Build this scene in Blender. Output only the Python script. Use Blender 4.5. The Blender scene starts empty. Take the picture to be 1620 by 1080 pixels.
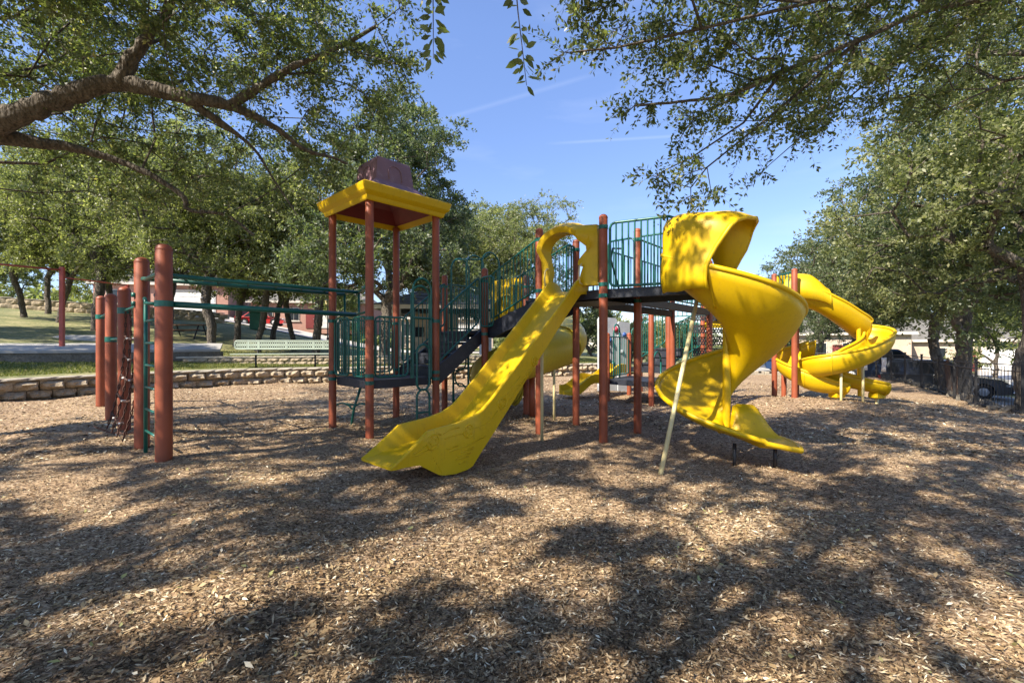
import bpy, math, random
import numpy as np
from mathutils import Vector, Matrix

# ------------------------------------------------------------------ camera, sky, sun, exposure
SC = bpy.context.scene
COL = SC.collection
EYE = 1.42
cam = bpy.data.cameras.new('camera')
cam.sensor_width = 36.0
cam.lens = 16.0
cam.shift_y = 5.0 / 1620.0
cam.clip_start = 0.05
cam.clip_end = 3000
camo = bpy.data.objects.new('camera', cam)
camo.location = (0, 0, EYE)
camo.rotation_euler = (math.radians(90), 0, 0)
COL.objects.link(camo)
SC.camera = camo

SUN_EL = math.radians(43)
SUN_FROM = Vector((-0.77, -0.64, 0)).normalized()
world = bpy.data.worlds.new('World')
SC.world = world
world.use_nodes = True
wn, wl = world.node_tree.nodes, world.node_tree.links
wn.clear()
sky = wn.new('ShaderNodeTexSky')
sky.sky_type = 'NISHITA'
sky.sun_disc = False
sky.sun_elevation = SUN_EL
sky.sun_rotation = math.atan2(SUN_FROM.x, SUN_FROM.y)
sky.altitude = 200
sky.air_density = 1.0
sky.dust_density = 0.05
sky.ozone_density = 3.2
bg = wn.new('ShaderNodeBackground')
bg.inputs['Strength'].default_value = 0.13
wo = wn.new('ShaderNodeOutputWorld')
# thin high cirrus and two faint contrails, in sky directions
tc = wn.new('ShaderNodeTexCoord')
def wmath(op, a, b=None, clamp=False):
    n = wn.new('ShaderNodeMath'); n.operation = op; n.use_clamp = clamp
    for i, v in enumerate((a, b)):
        if v is None: continue
        if isinstance(v, (int, float)): n.inputs[i].default_value = v
        else: wl.new(v, n.inputs[i])
    return n.outputs[0]
def wdot(vec):
    n = wn.new('ShaderNodeVectorMath'); n.operation = 'DOT_PRODUCT'
    wl.new(tc.outputs['Generated'], n.inputs[0]); n.inputs[1].default_value = vec
    return n.outputs['Value']
def contrail(pa, pb, width, amount):
    a = Vector(pa).normalized(); b = Vector(pb).normalized()
    nrm = a.cross(b).normalized(); mid = (a + b).normalized()
    edge = mid.dot(a)
    band = wmath('SUBTRACT', 1.0, wmath('DIVIDE', wmath('ABSOLUTE', wdot(nrm)), width), True)
    along = wmath('MULTIPLY', wmath('SUBTRACT', wdot(mid), edge), 1.6 / (1 - edge), True)
    return wmath('MULTIPLY', wmath('MULTIPLY', band, along), amount)
def skydir(px, py):
    return ((px - 810) / 720.0, 1.0, (545 - py) / 720.0)
c1 = contrail(skydir(670, 198), skydir(960, 112), 0.006, 0.05)
c2 = contrail(skydir(860, 228), skydir(1190, 208), 0.004, 0.08)
mp = wn.new('ShaderNodeMapping'); mp.inputs['Scale'].default_value = (1.5, 1.5, 7.0)
wl.new(tc.outputs['Generated'], mp.inputs['Vector'])
cn = wn.new('ShaderNodeTexNoise'); cn.inputs['Scale'].default_value = 2.2; cn.inputs['Detail'].default_value = 6
wl.new(mp.outputs['Vector'], cn.inputs['Vector'])
cir = wmath('MULTIPLY', wmath('SUBTRACT', cn.outputs['Fac'], 0.58, True), 0.4, True)
tot = wmath('ADD', wmath('ADD', c1, c2), cir, True)
mixc = wn.new('ShaderNodeMixRGB'); mixc.blend_type = 'MIX'
tintn = wn.new('ShaderNodeMixRGB'); tintn.blend_type = 'MULTIPLY'; tintn.inputs[0].default_value = 1.0
tintn.inputs[2].default_value = (1.0, 0.95, 1.06, 1)
elev = wmath('MULTIPLY', wdot((0, 0, 1)), 1.75, True)
fall = wmath('ADD', wmath('MULTIPLY', elev, 0.40), 0.60)
horiz = wn.new('ShaderNodeMixRGB'); horiz.blend_type = 'MULTIPLY'; horiz.inputs[0].default_value = 1.0
wl.new(sky.outputs[0], horiz.inputs[1]); wl.new(fall, horiz.inputs[2])
wl.new(horiz.outputs[0], tintn.inputs[1])
wl.new(tot, mixc.inputs[0]); wl.new(tintn.outputs[0], mixc.inputs[1])
mixc.inputs[2].default_value = (5.2, 5.4, 5.9, 1)
wl.new(mixc.outputs[0], bg.inputs['Color'])
wl.new(bg.outputs[0], wo.inputs['Surface'])

sun = bpy.data.lights.new('sun', 'SUN')
sun.energy = 5.0
sun.angle = math.radians(0.53)
sun.color = (1.0, 0.91, 0.77)
suno = bpy.data.objects.new('sun', sun)
ldir = Vector((-SUN_FROM.x * math.cos(SUN_EL), -SUN_FROM.y * math.cos(SUN_EL), -math.sin(SUN_EL)))
suno.rotation_euler = ldir.to_track_quat('-Z', 'Y').to_euler()
suno.location = (-10, -10, 30)
COL.objects.link(suno)

SC.view_settings.view_transform = 'Standard'
SC.view_settings.look = 'None'
SC.view_settings.gamma = 1.0
SC.view_settings.use_curve_mapping = False
SC.view_settings.exposure = 1.2
SC.render.engine = 'CYCLES'
SC.cycles.max_bounces = 8
SC.cycles.transparent_max_bounces = 8
SC.cycles.use_denoising = True

RNG = np.random.default_rng(7)
random.seed(7)

# ------------------------------------------------------------------ materials
def new_mat(name):
    m = bpy.data.materials.new(name); m.use_nodes = True
    nt = m.node_tree
    return m, nt, nt.nodes['Principled BSDF']
def nnode(nt, t, **kw):
    n = nt.nodes.new(t)
    for k, v in kw.items():
        if k in n.inputs: n.inputs[k].default_value = v
        else: setattr(n, k, v)
    return n
def ramp(nt, fac, stops):
    r = nt.nodes.new('ShaderNodeValToRGB')
    el = r.color_ramp.elements
    while len(el) < len(stops): el.new(0.5)
    for e, (p, c) in zip(el, stops):
        e.position = p; e.color = (c[0], c[1], c[2], 1)
    nt.links.new(fac, r.inputs[0])
    return r.outputs[0]
def coords(nt, kind='Object', scale=(1, 1, 1)):
    t = nt.nodes.new('ShaderNodeTexCoord'); m = nt.nodes.new('ShaderNodeMapping')
    m.inputs['Scale'].default_value = scale
    nt.links.new(t.outputs[kind], m.inputs['Vector'])
    return m.outputs['Vector']
def noise(nt, vec, scale, detail=5, rough=0.6):
    n = nt.nodes.new('ShaderNodeTexNoise')
    n.inputs['Scale'].default_value = scale; n.inputs['Detail'].default_value = detail
    n.inputs['Roughness'].default_value = rough
    nt.links.new(vec, n.inputs['Vector'])
    return n.outputs['Fac']
def bump(nt, h, bsdf, strength=0.3, dist=0.02):
    b = nt.nodes.new('ShaderNodeBump')
    b.inputs['Strength'].default_value = strength; b.inputs['Distance'].default_value = dist
    nt.links.new(h, b.inputs['Height']); nt.links.new(b.outputs[0], bsdf.inputs['Normal'])

def painted(name, col, rough=0.4, var=0.18, scale=6.0, grime=(0.10, 0.08, 0.06), grime_amt=0.25, bstr=0.05, coat=0.0):
    """paint or moulded plastic: slight fading, grime blotches, uneven gloss"""
    m, nt, b = new_mat(name)
    v = coords(nt)
    n1 = noise(nt, v, scale * 0.35, 4)
    dark = tuple(c * (1 - var) for c in col); light = tuple(min(1, c * (1 + var)) for c in col)
    base = ramp(nt, n1, [(0.3, dark), (0.7, light)])
    n2 = noise(nt, v, scale * 1.7, 8, 0.7)
    g = nt.nodes.new('ShaderNodeMapRange')
    g.inputs['From Min'].default_value = 0.56; g.inputs['From Max'].default_value = 0.75
    g.inputs['To Max'].default_value = grime_amt
    nt.links.new(n2, g.inputs['Value'])
    mx = nt.nodes.new('ShaderNodeMixRGB')
    nt.links.new(g.outputs[0], mx.inputs[0]); nt.links.new(base, mx.inputs[1])
    mx.inputs[2].default_value = (*grime, 1)
    nt.links.new(mx.outputs[0], b.inputs['Base Color'])
    rr = nt.nodes.new('ShaderNodeMapRange')
    rr.inputs['To Min'].default_value = rough - 0.1; rr.inputs['To Max'].default_value = rough + 0.18
    nt.links.new(n2, rr.inputs['Value']); nt.links.new(rr.outputs[0], b.inputs['Roughness'])
    if bstr: bump(nt, n2, b, bstr, 0.01)
    return m

def mat_slide(name, col, fade):
    m, nt, b = new_mat(name)
    v = coords(nt)
    n1 = noise(nt, v, 1.3, 5)
    base = ramp(nt, n1, [(0.30, tuple(c * .92 for c in col)), (0.55, col), (0.80, fade)])
    vs = coords(nt, 'Object', (9, 9, 0.9)); n2 = noise(nt, vs, 3.0, 7, .65)        # rain and dirt runs
    vf = coords(nt, 'Object', (3, 3, 3)); n3 = noise(nt, vf, 9.0, 8, .75)          # speckled grime
    sp_ = nt.nodes.new('ShaderNodeMath'); sp_.operation = 'MULTIPLY'; nt.links.new(n2, sp_.inputs[0]); nt.links.new(n3, sp_.inputs[1])
    g = nt.nodes.new('ShaderNodeMapRange'); g.inputs['From Min'].default_value = 0.27; g.inputs['From Max'].default_value = 0.42; g.inputs['To Max'].default_value = 0.36
    nt.links.new(sp_.outputs[0], g.inputs['Value'])
    mx = nt.nodes.new('ShaderNodeMixRGB'); nt.links.new(g.outputs[0], mx.inputs[0]); nt.links.new(base, mx.inputs[1]); mx.inputs[2].default_value = (0.26, 0.16, 0.03, 1)
    nt.links.new(mx.outputs[0], b.inputs['Base Color'])
    rr = nt.nodes.new('ShaderNodeMapRange'); rr.inputs['To Min'].default_value = .26; rr.inputs['To Max'].default_value = .62
    nt.links.new(n3, rr.inputs['Value']); nt.links.new(rr.outputs[0], b.inputs['Roughness'])
    bump(nt, n3, b, .10, .006)
    b.inputs['Specular IOR Level'].default_value = .35
    return m
M = {}
M['post'] = painted('terracotta_paint', (0.27, 0.064, 0.025), 0.5, 0.3, 5, (0.2, 0.1, 0.07), 0.3)
M['red'] = painted('red_paint', (0.42, 0.075, 0.05), 0.45)
M['green'] = painted('teal_paint', (0.006, 0.105, 0.082), 0.32, 0.2, 8, (0.10, 0.14, 0.12), 0.3)
M['yellow'] = mat_slide('yellow_plastic', (0.60, 0.385, 0.002), (0.63, 0.43, 0.012))
M['yellow_old'] = mat_slide('sun_bleached_yellow_plastic', (0.62, 0.46, 0.04), (0.66, 0.56, 0.16))
M['purple'] = painted('purple_plastic', (0.21, 0.12, 0.15), 0.6, 0.15, 4, (0.40, 0.34, 0.36), 0.4)
M['maroon'] = painted('maroon_plastic', (0.16, 0.02, 0.018), 0.5)
M['deck'] = painted('dark_vinyl_deck', (0.022, 0.025, 0.036), 0.5, 0.3, 6, (0.16, 0.15, 0.14), 0.55)
M['cream'] = painted('cream_paint', (0.62, 0.52, 0.26), 0.45)
M['grey'] = painted('grey_panel', (0.42, 0.44, 0.46), 0.6)
M['blue'] = painted('blue_hold', (0.02, 0.07, 0.25), 0.5)
M['pink'] = painted('red_hold', (0.4, 0.03, 0.06), 0.5)
M['iron'] = painted('black_iron', (0.012, 0.012, 0.014), 0.45, 0.2, 8, (0.08, 0.06, 0.05), 0.3)
M['bench'] = painted('pale_green_coating', (0.40, 0.46, 0.37), 0.45)
M['white'] = painted('white_paint', (0.62, 0.61, 0.58), 0.55)
M['wood'] = painted('weathered_board', (0.20, 0.105, 0.055), 0.8, 0.35, 5, (0.05, 0.03, 0.02), 0.6, 0.3)
M['rubber'] = painted('tyre_rubber', (0.015, 0.015, 0.016), 0.8)
M['alloy'] = painted('wheel_metal', (0.35, 0.35, 0.36), 0.35)
M['bin'] = painted('green_bin_plastic', (0.02, 0.13, 0.07), 0.5)
M['stucco'] = painted('tan_stucco', (0.48, 0.38, 0.26), 0.85)
M['trim'] = painted('pale_trim', (0.55, 0.50, 0.42), 0.7)
M['lamp_red'] = painted('red_lens', (0.45, 0.02, 0.02), 0.2)
M['lamp_clear'] = painted('clear_lens', (0.7, 0.7, 0.7), 0.15)
M['cloth'] = painted('white_sheet', (0.62, 0.62, 0.60), 0.9)

def mat_glass():
    m, nt, b = new_mat('dark_glass')
    b.inputs['Base Color'].default_value = (0.02, 0.025, 0.03, 1)
    b.inputs['Roughness'].default_value = 0.06
    return m
M['glass'] = mat_glass()

def mat_chain():
    m, nt, b = new_mat('rusty_chain')
    v = coords(nt); n = noise(nt, v, 40, 4)
    nt.links.new(ramp(nt, n, [(0.35, (0.03, 0.012, 0.008)), (0.65, (0.12, 0.05, 0.03))]), b.inputs['Base Color'])
    b.inputs['Roughness'].default_value = 0.7; b.inputs['Metallic'].default_value = 0.3
    return m
M['chain'] = mat_chain()

def mat_perforated(name, col, pitch, hole, rough=0.5):
    """sheet with a staggered grid of real see-through holes"""
    m, nt, b = new_mat(name)
    b.inputs['Base Color'].default_value = (*col, 1); b.inputs['Roughness'].default_value = rough
    t = nt.nodes.new('ShaderNodeUVMap')
    mp = nt.nodes.new('ShaderNodeMapping'); mp.inputs['Scale'].default_value = (1 / pitch, 1 / pitch, 1)
    nt.links.new(t.outputs[0], mp.inputs['Vector'])
    sp = nt.nodes.new('ShaderNodeSeparateXYZ'); nt.links.new(mp.outputs[0], sp.inputs[0])
    def mth(op, a, bb=None):
        n = nt.nodes.new('ShaderNodeMath'); n.operation = op
        for i, x in enumerate((a, bb)):
            if x is None: continue
            if isinstance(x, (int, float)): n.inputs[i].default_value = x
            else: nt.links.new(x, n.inputs[i])
        return n.outputs[0]
    row = mth('FLOOR', sp.outputs['Y'])
    off = mth('MULTIPLY', mth('MODULO', row, 2.0), 0.5)
    fx = mth('SUBTRACT', mth('FRACT', mth('ADD', sp.outputs['X'], off)), 0.5)
    fy = mth('SUBTRACT', mth('FRACT', sp.outputs['Y']), 0.5)
    d = mth('SQRT', mth('ADD', mth('MULTIPLY', fx, fx), mth('MULTIPLY', fy, fy)))
    a = mth('GREATER_THAN', d, hole)
    nt.links.new(a, b.inputs['Alpha'])
    return m
M['perf_dark'] = mat_perforated('perforated_dark_steel', (0.02, 0.022, 0.03), 0.055, 0.30)
M['perf_bench'] = mat_perforated('perforated_pale_green_steel', (0.42, 0.48, 0.38), 0.075, 0.38)

def mat_mulch():
    m, nt, b = new_mat('wood_mulch')
    v = coords(nt)
    nz = nt.nodes.new('ShaderNodeTexNoise'); nz.inputs['Scale'].default_value = 9; nt.links.new(v, nz.inputs['Vector'])
    mixv = nt.nodes.new('ShaderNodeMixRGB'); mixv.inputs[0].default_value = 0.06
    nt.links.new(v, mixv.inputs[1]); nt.links.new(nz.outputs['Color'], mixv.inputs[2])
    cols = []
    hs = []
    for sc, rot in ((34, 0.4), (58, 1.7)):
        mp = nt.nodes.new('ShaderNodeMapping'); mp.inputs['Rotation'].default_value = (0, 0, rot)
        mp.inputs['Scale'].default_value = (1.0, 2.3, 1.0)
        nt.links.new(mixv.outputs[0], mp.inputs['Vector'])
        vo = nt.nodes.new('ShaderNodeTexVoronoi'); vo.inputs['Scale'].default_value = sc
        nt.links.new(mp.outputs[0], vo.inputs['Vector'])
        sp = nt.nodes.new('ShaderNodeSeparateColor'); nt.links.new(vo.outputs['Color'], sp.inputs[0])
        cols.append(ramp(nt, sp.outputs[0], [(0.0, (0.04, 0.024, 0.013)), (0.30, (0.15, 0.092, 0.05)), (0.62, (0.36, 0.245, 0.145)), (0.88, (0.60, 0.45, 0.29)), (1.0, (0.78, 0.65, 0.47))]))
        hs.append(sp.outputs[1])
    big = noise(nt, v, 0.7, 5)
    mx = nt.nodes.new('ShaderNodeMixRGB'); mx.inputs[0].default_value = 0.5
    nt.links.new(cols[0], mx.inputs[1]); nt.links.new(cols[1], mx.inputs[2])
    m2 = nt.nodes.new('ShaderNodeMixRGB'); m2.blend_type = 'MULTIPLY'; m2.inputs[0].default_value = 1.0
    nt.links.new(mx.outputs[0], m2.inputs[1])
    nt.links.new(ramp(nt, big, [(0.3, (0.80, 0.74, 0.70)), (0.7, (1.2, 1.18, 1.12))]), m2.inputs[2])
    nt.links.new(m2.outputs[0], b.inputs['Base Color'])
    b.inputs['Roughness'].default_value = 0.9
    bump(nt, hs[0], b, 0.9, 0.012)
    return m
M['mulch'] = mat_mulch()

def mat_attr(name, stops, rough=0.8, transl=0.0, spec=0.3):
    """colour from the per-face random 'tint' attribute"""
    m, nt, b = new_mat(name)
    at = nt.nodes.new('ShaderNodeAttribute'); at.attribute_name = 'tint'
    c = ramp(nt, at.outputs['Fac'], stops)
    nt.links.new(c, b.inputs['Base Color'])
    b.inputs['Roughness'].default_value = rough
    b.inputs['Specular IOR Level'].default_value = spec
    if transl:
        tr = nt.nodes.new('ShaderNodeBsdfTranslucent')
        br = nt.nodes.new('ShaderNodeMixRGB'); br.blend_type = 'MULTIPLY'; br.inputs[0].default_value = 1
        br.inputs[2].default_value = (1.6, 1.75, 0.8, 1); nt.links.new(c, br.inputs[1])
        nt.links.new(br.outputs[0], tr.inputs['Color'])
        ms = nt.nodes.new('ShaderNodeMixShader'); ms.inputs[0].default_value = transl
        out = nt.nodes['Material Output']
        nt.links.new(b.outputs[0], ms.inputs[1]); nt.links.new(tr.outputs[0], ms.inputs[2])
        nt.links.new(ms.outputs[0], out.inputs['Surface'])
    return m
M['chip'] = mat_attr('wood_chip', [(0.0, (0.034, 0.021, 0.011)), (0.35, (0.155, 0.098, 0.05)), (0.68, (0.37, 0.262, 0.145)), (0.9, (0.60, 0.47, 0.29)), (1.0, (0.80, 0.70, 0.50))], 0.85, 0, 0.2)
M['dry_leaf'] = mat_attr('dry_leaf', [(0.0, (0.16, 0.09, 0.04)), (0.5, (0.38, 0.26, 0.13)), (0.9, (0.56, 0.45, 0.27)), (1.0, (0.42, 0.40, 0.15))], 0.6, 0.1)
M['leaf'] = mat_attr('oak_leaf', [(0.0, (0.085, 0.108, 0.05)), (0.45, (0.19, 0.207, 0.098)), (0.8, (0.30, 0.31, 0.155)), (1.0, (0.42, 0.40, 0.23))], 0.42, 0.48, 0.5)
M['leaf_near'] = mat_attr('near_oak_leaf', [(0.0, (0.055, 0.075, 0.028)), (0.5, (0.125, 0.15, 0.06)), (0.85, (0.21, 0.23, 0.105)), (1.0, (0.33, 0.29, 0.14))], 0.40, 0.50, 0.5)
M['leaf_dark'] = mat_attr('dark_evergreen_leaf', [(0.0, (0.05, 0.07, 0.034)), (0.5, (0.11, 0.138, 0.07)), (0.85, (0.185, 0.215, 0.12)), (1.0, (0.28, 0.30, 0.18))], 0.45, 0.42, 0.5)
M['leaf_pale'] = mat_attr('pale_leaf', [(0.0, (0.08, 0.11, 0.03)), (0.5, (0.16, 0.19, 0.06)), (1.0, (0.30, 0.30, 0.12))], 0.5, 0.35, 0.4)
M['grass'] = mat_attr('grass_blade', [(0.0, (0.07, 0.10, 0.025)), (0.5, (0.14, 0.16, 0.045)), (0.85, (0.26, 0.24, 0.09)), (1.0, (0.36, 0.31, 0.14))], 0.6, 0.3)

def mat_bark():
    m, nt, b = new_mat('oak_bark')
    v = coords(nt, 'Object', (1, 1, 0.35))
    n1 = noise(nt, v, 14, 8, 0.7)
    vo = nt.nodes.new('ShaderNodeTexVoronoi'); vo.inputs['Scale'].default_value = 26; nt.links.new(v, vo.inputs['Vector'])
    c = ramp(nt, n1, [(0.3, (0.045, 0.036, 0.028)), (0.55, (0.13, 0.108, 0.085)), (0.75, (0.26, 0.235, 0.20))])
    nt.links.new(c, b.inputs['Base Color']); b.inputs['Roughness'].default_value = 0.95
    ad = nt.nodes.new('ShaderNodeMath'); ad.operation = 'ADD'
    nt.links.new(n1, ad.inputs[0]); nt.links.new(vo.outputs['Distance'], ad.inputs[1])
    bump(nt, ad.outputs[0], b, 1.0, 0.05)
    return m
M['bark'] = mat_bark()

def mat_ground(name, stops, scale, rough=0.9, bs=0.5, fine=60):
    m, nt, b = new_mat(name)
    v = coords(nt)
    n1 = noise(nt, v, scale, 8, 0.65); n2 = noise(nt, v, fine, 4, 0.7)
    ad = nt.nodes.new('ShaderNodeMath'); ad.operation = 'MULTIPLY_ADD'; ad.inputs[1].default_value = 0.55
    nt.links.new(n2, ad.inputs[0])
    mu = nt.nodes.new('ShaderNodeMath'); mu.operation = 'MULTIPLY'; mu.inputs[1].default_value = 0.45
    nt.links.new(n1, mu.inputs[0]); nt.links.new(mu.outputs[0], ad.inputs[2])
    nt.links.new(ramp(nt, ad.outputs[0], stops), b.inputs['Base Color'])
    b.inputs['Roughness'].default_value = rough
    bump(nt, n2, b, bs, 0.03)
    return m
M['lawn'] = mat_ground('lawn_turf', [(0.36, (0.06, 0.08, 0.022)), (0.48, (0.14, 0.15, 0.05)), (0.56, (0.26, 0.235, 0.105)), (0.66, (0.40, 0.34, 0.19))], 0.5, 0.95, 1.0, 7)
M['concrete'] = mat_ground('concrete', [(0.3, (0.30, 0.285, 0.26)), (0.7, (0.46, 0.44, 0.41))], 0.8, 0.9, 0.2, 90)
M['street'] = mat_ground('worn_asphalt', [(0.3, (0.24, 0.235, 0.225)), (0.7, (0.36, 0.35, 0.335))], 0.5, 0.9, 0.2, 90)
M['drive'] = mat_ground('pale_drive', [(0.3, (0.42, 0.39, 0.34)), (0.7, (0.56, 0.52, 0.46))], 0.8, 0.9, 0.2, 90)
M['stone'] = mat_ground('split_face_block', [(0.3, (0.15, 0.115, 0.075)), (0.48, (0.36, 0.285, 0.19)), (0.68, (0.54, 0.45, 0.33))], 3.5, 0.95, 1.0, 22)
M['cap'] = mat_ground('cap_stone', [(0.3, (0.28, 0.24, 0.18)), (0.7, (0.46, 0.41, 0.33))], 3, 0.95, 0.5, 40)
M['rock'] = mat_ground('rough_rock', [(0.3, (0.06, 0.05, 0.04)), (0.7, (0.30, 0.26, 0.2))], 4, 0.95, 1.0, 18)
M['brick'] = mat_ground('pink_brick', [(0.3, (0.30, 0.15, 0.11)), (0.7, (0.46, 0.27, 0.21))], 2, 0.9, 0.3, 30)
M['limestone'] = mat_ground('pale_limestone', [(0.3, (0.34, 0.26, 0.19)), (0.7, (0.55, 0.45, 0.35))], 2, 0.9, 0.4, 20)
M['shingle'] = mat_ground('grey_shingle', [(0.3, (0.06, 0.058, 0.052)), (0.7, (0.21, 0.195, 0.17))], 2.2, 0.95, 0.6, 30)

def car_paint(name, col):
    m, nt, b = new_mat(name)
    v = coords(nt); n = noise(nt, v, 3, 4)
    nt.links.new(ramp(nt, n, [(0.3, tuple(c * 0.85 for c in col)), (0.7, col)]), b.inputs['Base Color'])
    b.inputs['Roughness'].default_value = 0.3; b.inputs['Coat Weight'].default_value = 0.6
    b.inputs['Coat Roughness'].default_value = 0.08
    return m

# ------------------------------------------------------------------ mesh helpers
def origin(p):
    v = Vector((0, 0, 0))
    while p is not None:
        v += p.location; p = p.parent
    return v

class MB:
    def __init__(self): self.v = []; self.f = []; self.uv = {}
    def add(self, verts, faces):
        o = len(self.v)
        self.v.extend([tuple(x) for x in verts]); self.f.extend([tuple(i + o for i in f) for f in faces])
        return self
    def box(self, c, s, rz=0.0, taper=1.0, bev=0.0):
        cx, cy, cz = c; hx, hy, hz = s[0] / 2, s[1] / 2, s[2] / 2
        ca, sa = math.cos(rz), math.sin(rz)
        vs = []
        b = min(bev, hx * .9, hy * .9, hz * .9)
        if b <= 0:
            for z, k in ((-hz, 1), (hz, taper)):
                for x, y in ((-hx, -hy), (hx, -hy), (hx, hy), (-hx, hy)):
                    vs.append((cx + (x * ca - y * sa) * k, cy + (x * sa + y * ca) * k, cz + z))
            return self.add(vs, [(3, 2, 1, 0), (4, 5, 6, 7), (0, 1, 5, 4), (1, 2, 6, 5), (2, 3, 7, 6), (3, 0, 4, 7)])
        rings = []
        for z, k, inset in ((-hz, 1, b), (-hz + b, 1, 0), (hz - b, taper, 0), (hz, taper, b)):
            X, Y = hx - inset, hy - inset
            pts = [(-X + b, -Y), (X - b, -Y), (X, -Y + b), (X, Y - b), (X - b, Y), (-X + b, Y), (-X, Y - b), (-X, -Y + b)]
            rings.append([(cx + (x * ca - y * sa) * k, cy + (x * sa + y * ca) * k, cz + z) for x, y in pts])
        fs = []
        for r in rings: vs += r
        for i in range(3):
            for j in range(8):
                fs.append((i * 8 + j, i * 8 + (j + 1) % 8, (i + 1) * 8 + (j + 1) % 8, (i + 1) * 8 + j))
        fs.append(tuple(range(7, -1, -1))); fs.append(tuple(range(24, 32)))
        return self.add(vs, fs)
    def tube(self, path, r, n=8, cap=True, dome=False, closed=False):
        P = [Vector(p) for p in path]
        if not hasattr(r, '__len__'): r = [r] * len(P)
        r = list(r)
        if dome:
            d = (P[-1] - P[-2]).normalized(); R = r[-1]; end = P[-1]
            P[-1] = end - d * R * 0.7
            for a in (30, 60, 82):
                P.append(P[-1 if a == 30 else -1] * 0 + (end - d * R * 0.7) + d * R * 0.7 * math.sin(math.radians(a)))
                r.append(R * math.cos(math.radians(a)))
        m = len(P); vs = []
        prev = None
        for i in range(m):
            if closed: t = P[(i + 1) % m] - P[i - 1]
            elif i == 0: t = P[1] - P[0]
            elif i == m - 1: t = P[-1] - P[-2]
            else: t = P[i + 1] - P[i - 1]
            if t.length < 1e-9: t = Vector((0, 0, 1))
            t.normalize()
            if prev is None:
                a = Vector((0, 0, 1)) if abs(t.z) < 0.9 else Vector((1, 0, 0))
                u = t.cross(a).normalized()
            else:
                u = prev - t * prev.dot(t)
                u = u.normalized() if u.length > 1e-6 else t.orthogonal().normalized()
            prev = u; w = t.cross(u)
            for k in range(n):
                a = 2 * math.pi * k / n
                vs.append(P[i] + (u * math.cos(a) + w * math.sin(a)) * r[i])
        fs = []
        for i in range(m if closed else m - 1):
            i2 = (i + 1) % m
            for k in range(n):
                fs.append((i * n + k, i * n + (k + 1) % n, i2 * n + (k + 1) % n, i2 * n + k))
        if cap and not closed:
            fs.append(tuple(range(n - 1, -1, -1))); fs.append(tuple((m - 1) * n + k for k in range(n)))
        return self.add(vs, fs)
    def grid(self, rows, close_u=False):
        n = len(rows[0]); m = len(rows); vs = [p for r in rows for p in r]; fs = []
        for i in range(m - 1):
            for j in range(n if close_u else n - 1):
                j2 = (j + 1) % n
                fs.append((i * n + j, i * n + j2, (i + 1) * n + j2, (i + 1) * n + j))
        return self.add(vs, fs)
    def prism(self, poly, z0, z1):
        n = len(poly)
        vs = [(x, y, z0) for x, y in poly] + [(x, y, z1) for x, y in poly]
        fs = [tuple(range(n - 1, -1, -1)), tuple(range(n, 2 * n))] + [(i, (i + 1) % n, n + (i + 1) % n, n + i) for i in range(n)]
        return self.add(vs, fs)
    def extrude(self, prof, o, ax, w0, w1, side):
        """profile of (a,z) in the vertical plane through o along ax, extruded along side from w0 to w1"""
        o = Vector(o); ax = Vector(ax); side = Vector(side); n = len(prof)
        vs = [o + ax * a + side * w + Vector((0, 0, z)) for w in (w0, w1) for a, z in prof]
        fs = [tuple(range(n - 1, -1, -1)), tuple(range(n, 2 * n))] + [(i, (i + 1) % n, n + (i + 1) % n, n + i) for i in range(n)]
        return self.add(vs, fs)
    def build(self, name, mat, parent=None, smooth=False, angle=None):
        o = origin(parent)
        me = bpy.data.meshes.new(name)
        me.from_pydata([(x - o.x, y - o.y, z - o.z) for x, y, z in self.v], [], self.f)
        me.validate(); me.update()
        if mat is not None: me.materials.append(mat)
        if smooth:
            me.shade_smooth()
            if angle: me.set_sharp_from_angle(angle=math.radians(angle))
        ob = bpy.data.objects.new(name, me)
        ob.parent = parent
        COL.objects.link(ob)
        return ob

def inst(ob, name, parent, loc, rot=(0, 0, 0), scale=(1, 1, 1)):
    """another object sharing ob's mesh; loc in world"""
    c = bpy.data.objects.new(name, ob.data if hasattr(ob, 'data') else ob)
    c.parent = parent
    c.location = Vector(loc) - origin(parent)
    c.rotation_euler = rot; c.scale = scale
    COL.objects.link(c)
    return c
def raw_mesh(mb, name, mat, smooth=False):
    me = bpy.data.meshes.new(name); me.from_pydata(mb.v, [], mb.f); me.validate(); me.update()
    me.materials.append(mat)
    if smooth: me.shade_smooth(); me.set_sharp_from_angle(angle=math.radians(40))
    return me
def thing(name, label, cat, loc, group=None):
    o = bpy.data.objects.new(name, None); o.empty_display_size = 0.2
    o.location = loc; COL.objects.link(o)
    return tag(o, label, cat, group)
def tag(o, label, cat, group=None):
    o['label'] = label; o['category'] = cat
    if group: o['group'] = group
    return o
def struct(o, kind='structure'):
    o['kind'] = kind; return o
def np_mesh(name, verts, quads, mat, tint=None, parent=None, loc=None, tris=False):
    me = bpy.data.meshes.new(name)
    k = 3 if tris else 4
    nv, nf = len(verts), len(quads)
    me.vertices.add(nv); me.vertices.foreach_set('co', np.ascontiguousarray(verts, dtype=np.float32).ravel())
    me.loops.add(nf * k); me.loops.foreach_set('vertex_index', np.ascontiguousarray(quads, dtype=np.int32).ravel())
    me.polygons.add(nf)
    me.polygons.foreach_set('loop_start', np.arange(nf, dtype=np.int32) * k)
    me.update(calc_edges=True)
    if tint is not None:
        a = me.attributes.new('tint', 'FLOAT', 'FACE'); a.data.foreach_set('value', np.ascontiguousarray(tint, dtype=np.float32))
    me.materials.append(mat)
    return me
def obj(name, me, parent=None, loc=(0, 0, 0)):
    o = bpy.data.objects.new(name, me); o.parent = parent; o.location = loc; COL.objects.link(o); return o

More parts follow.
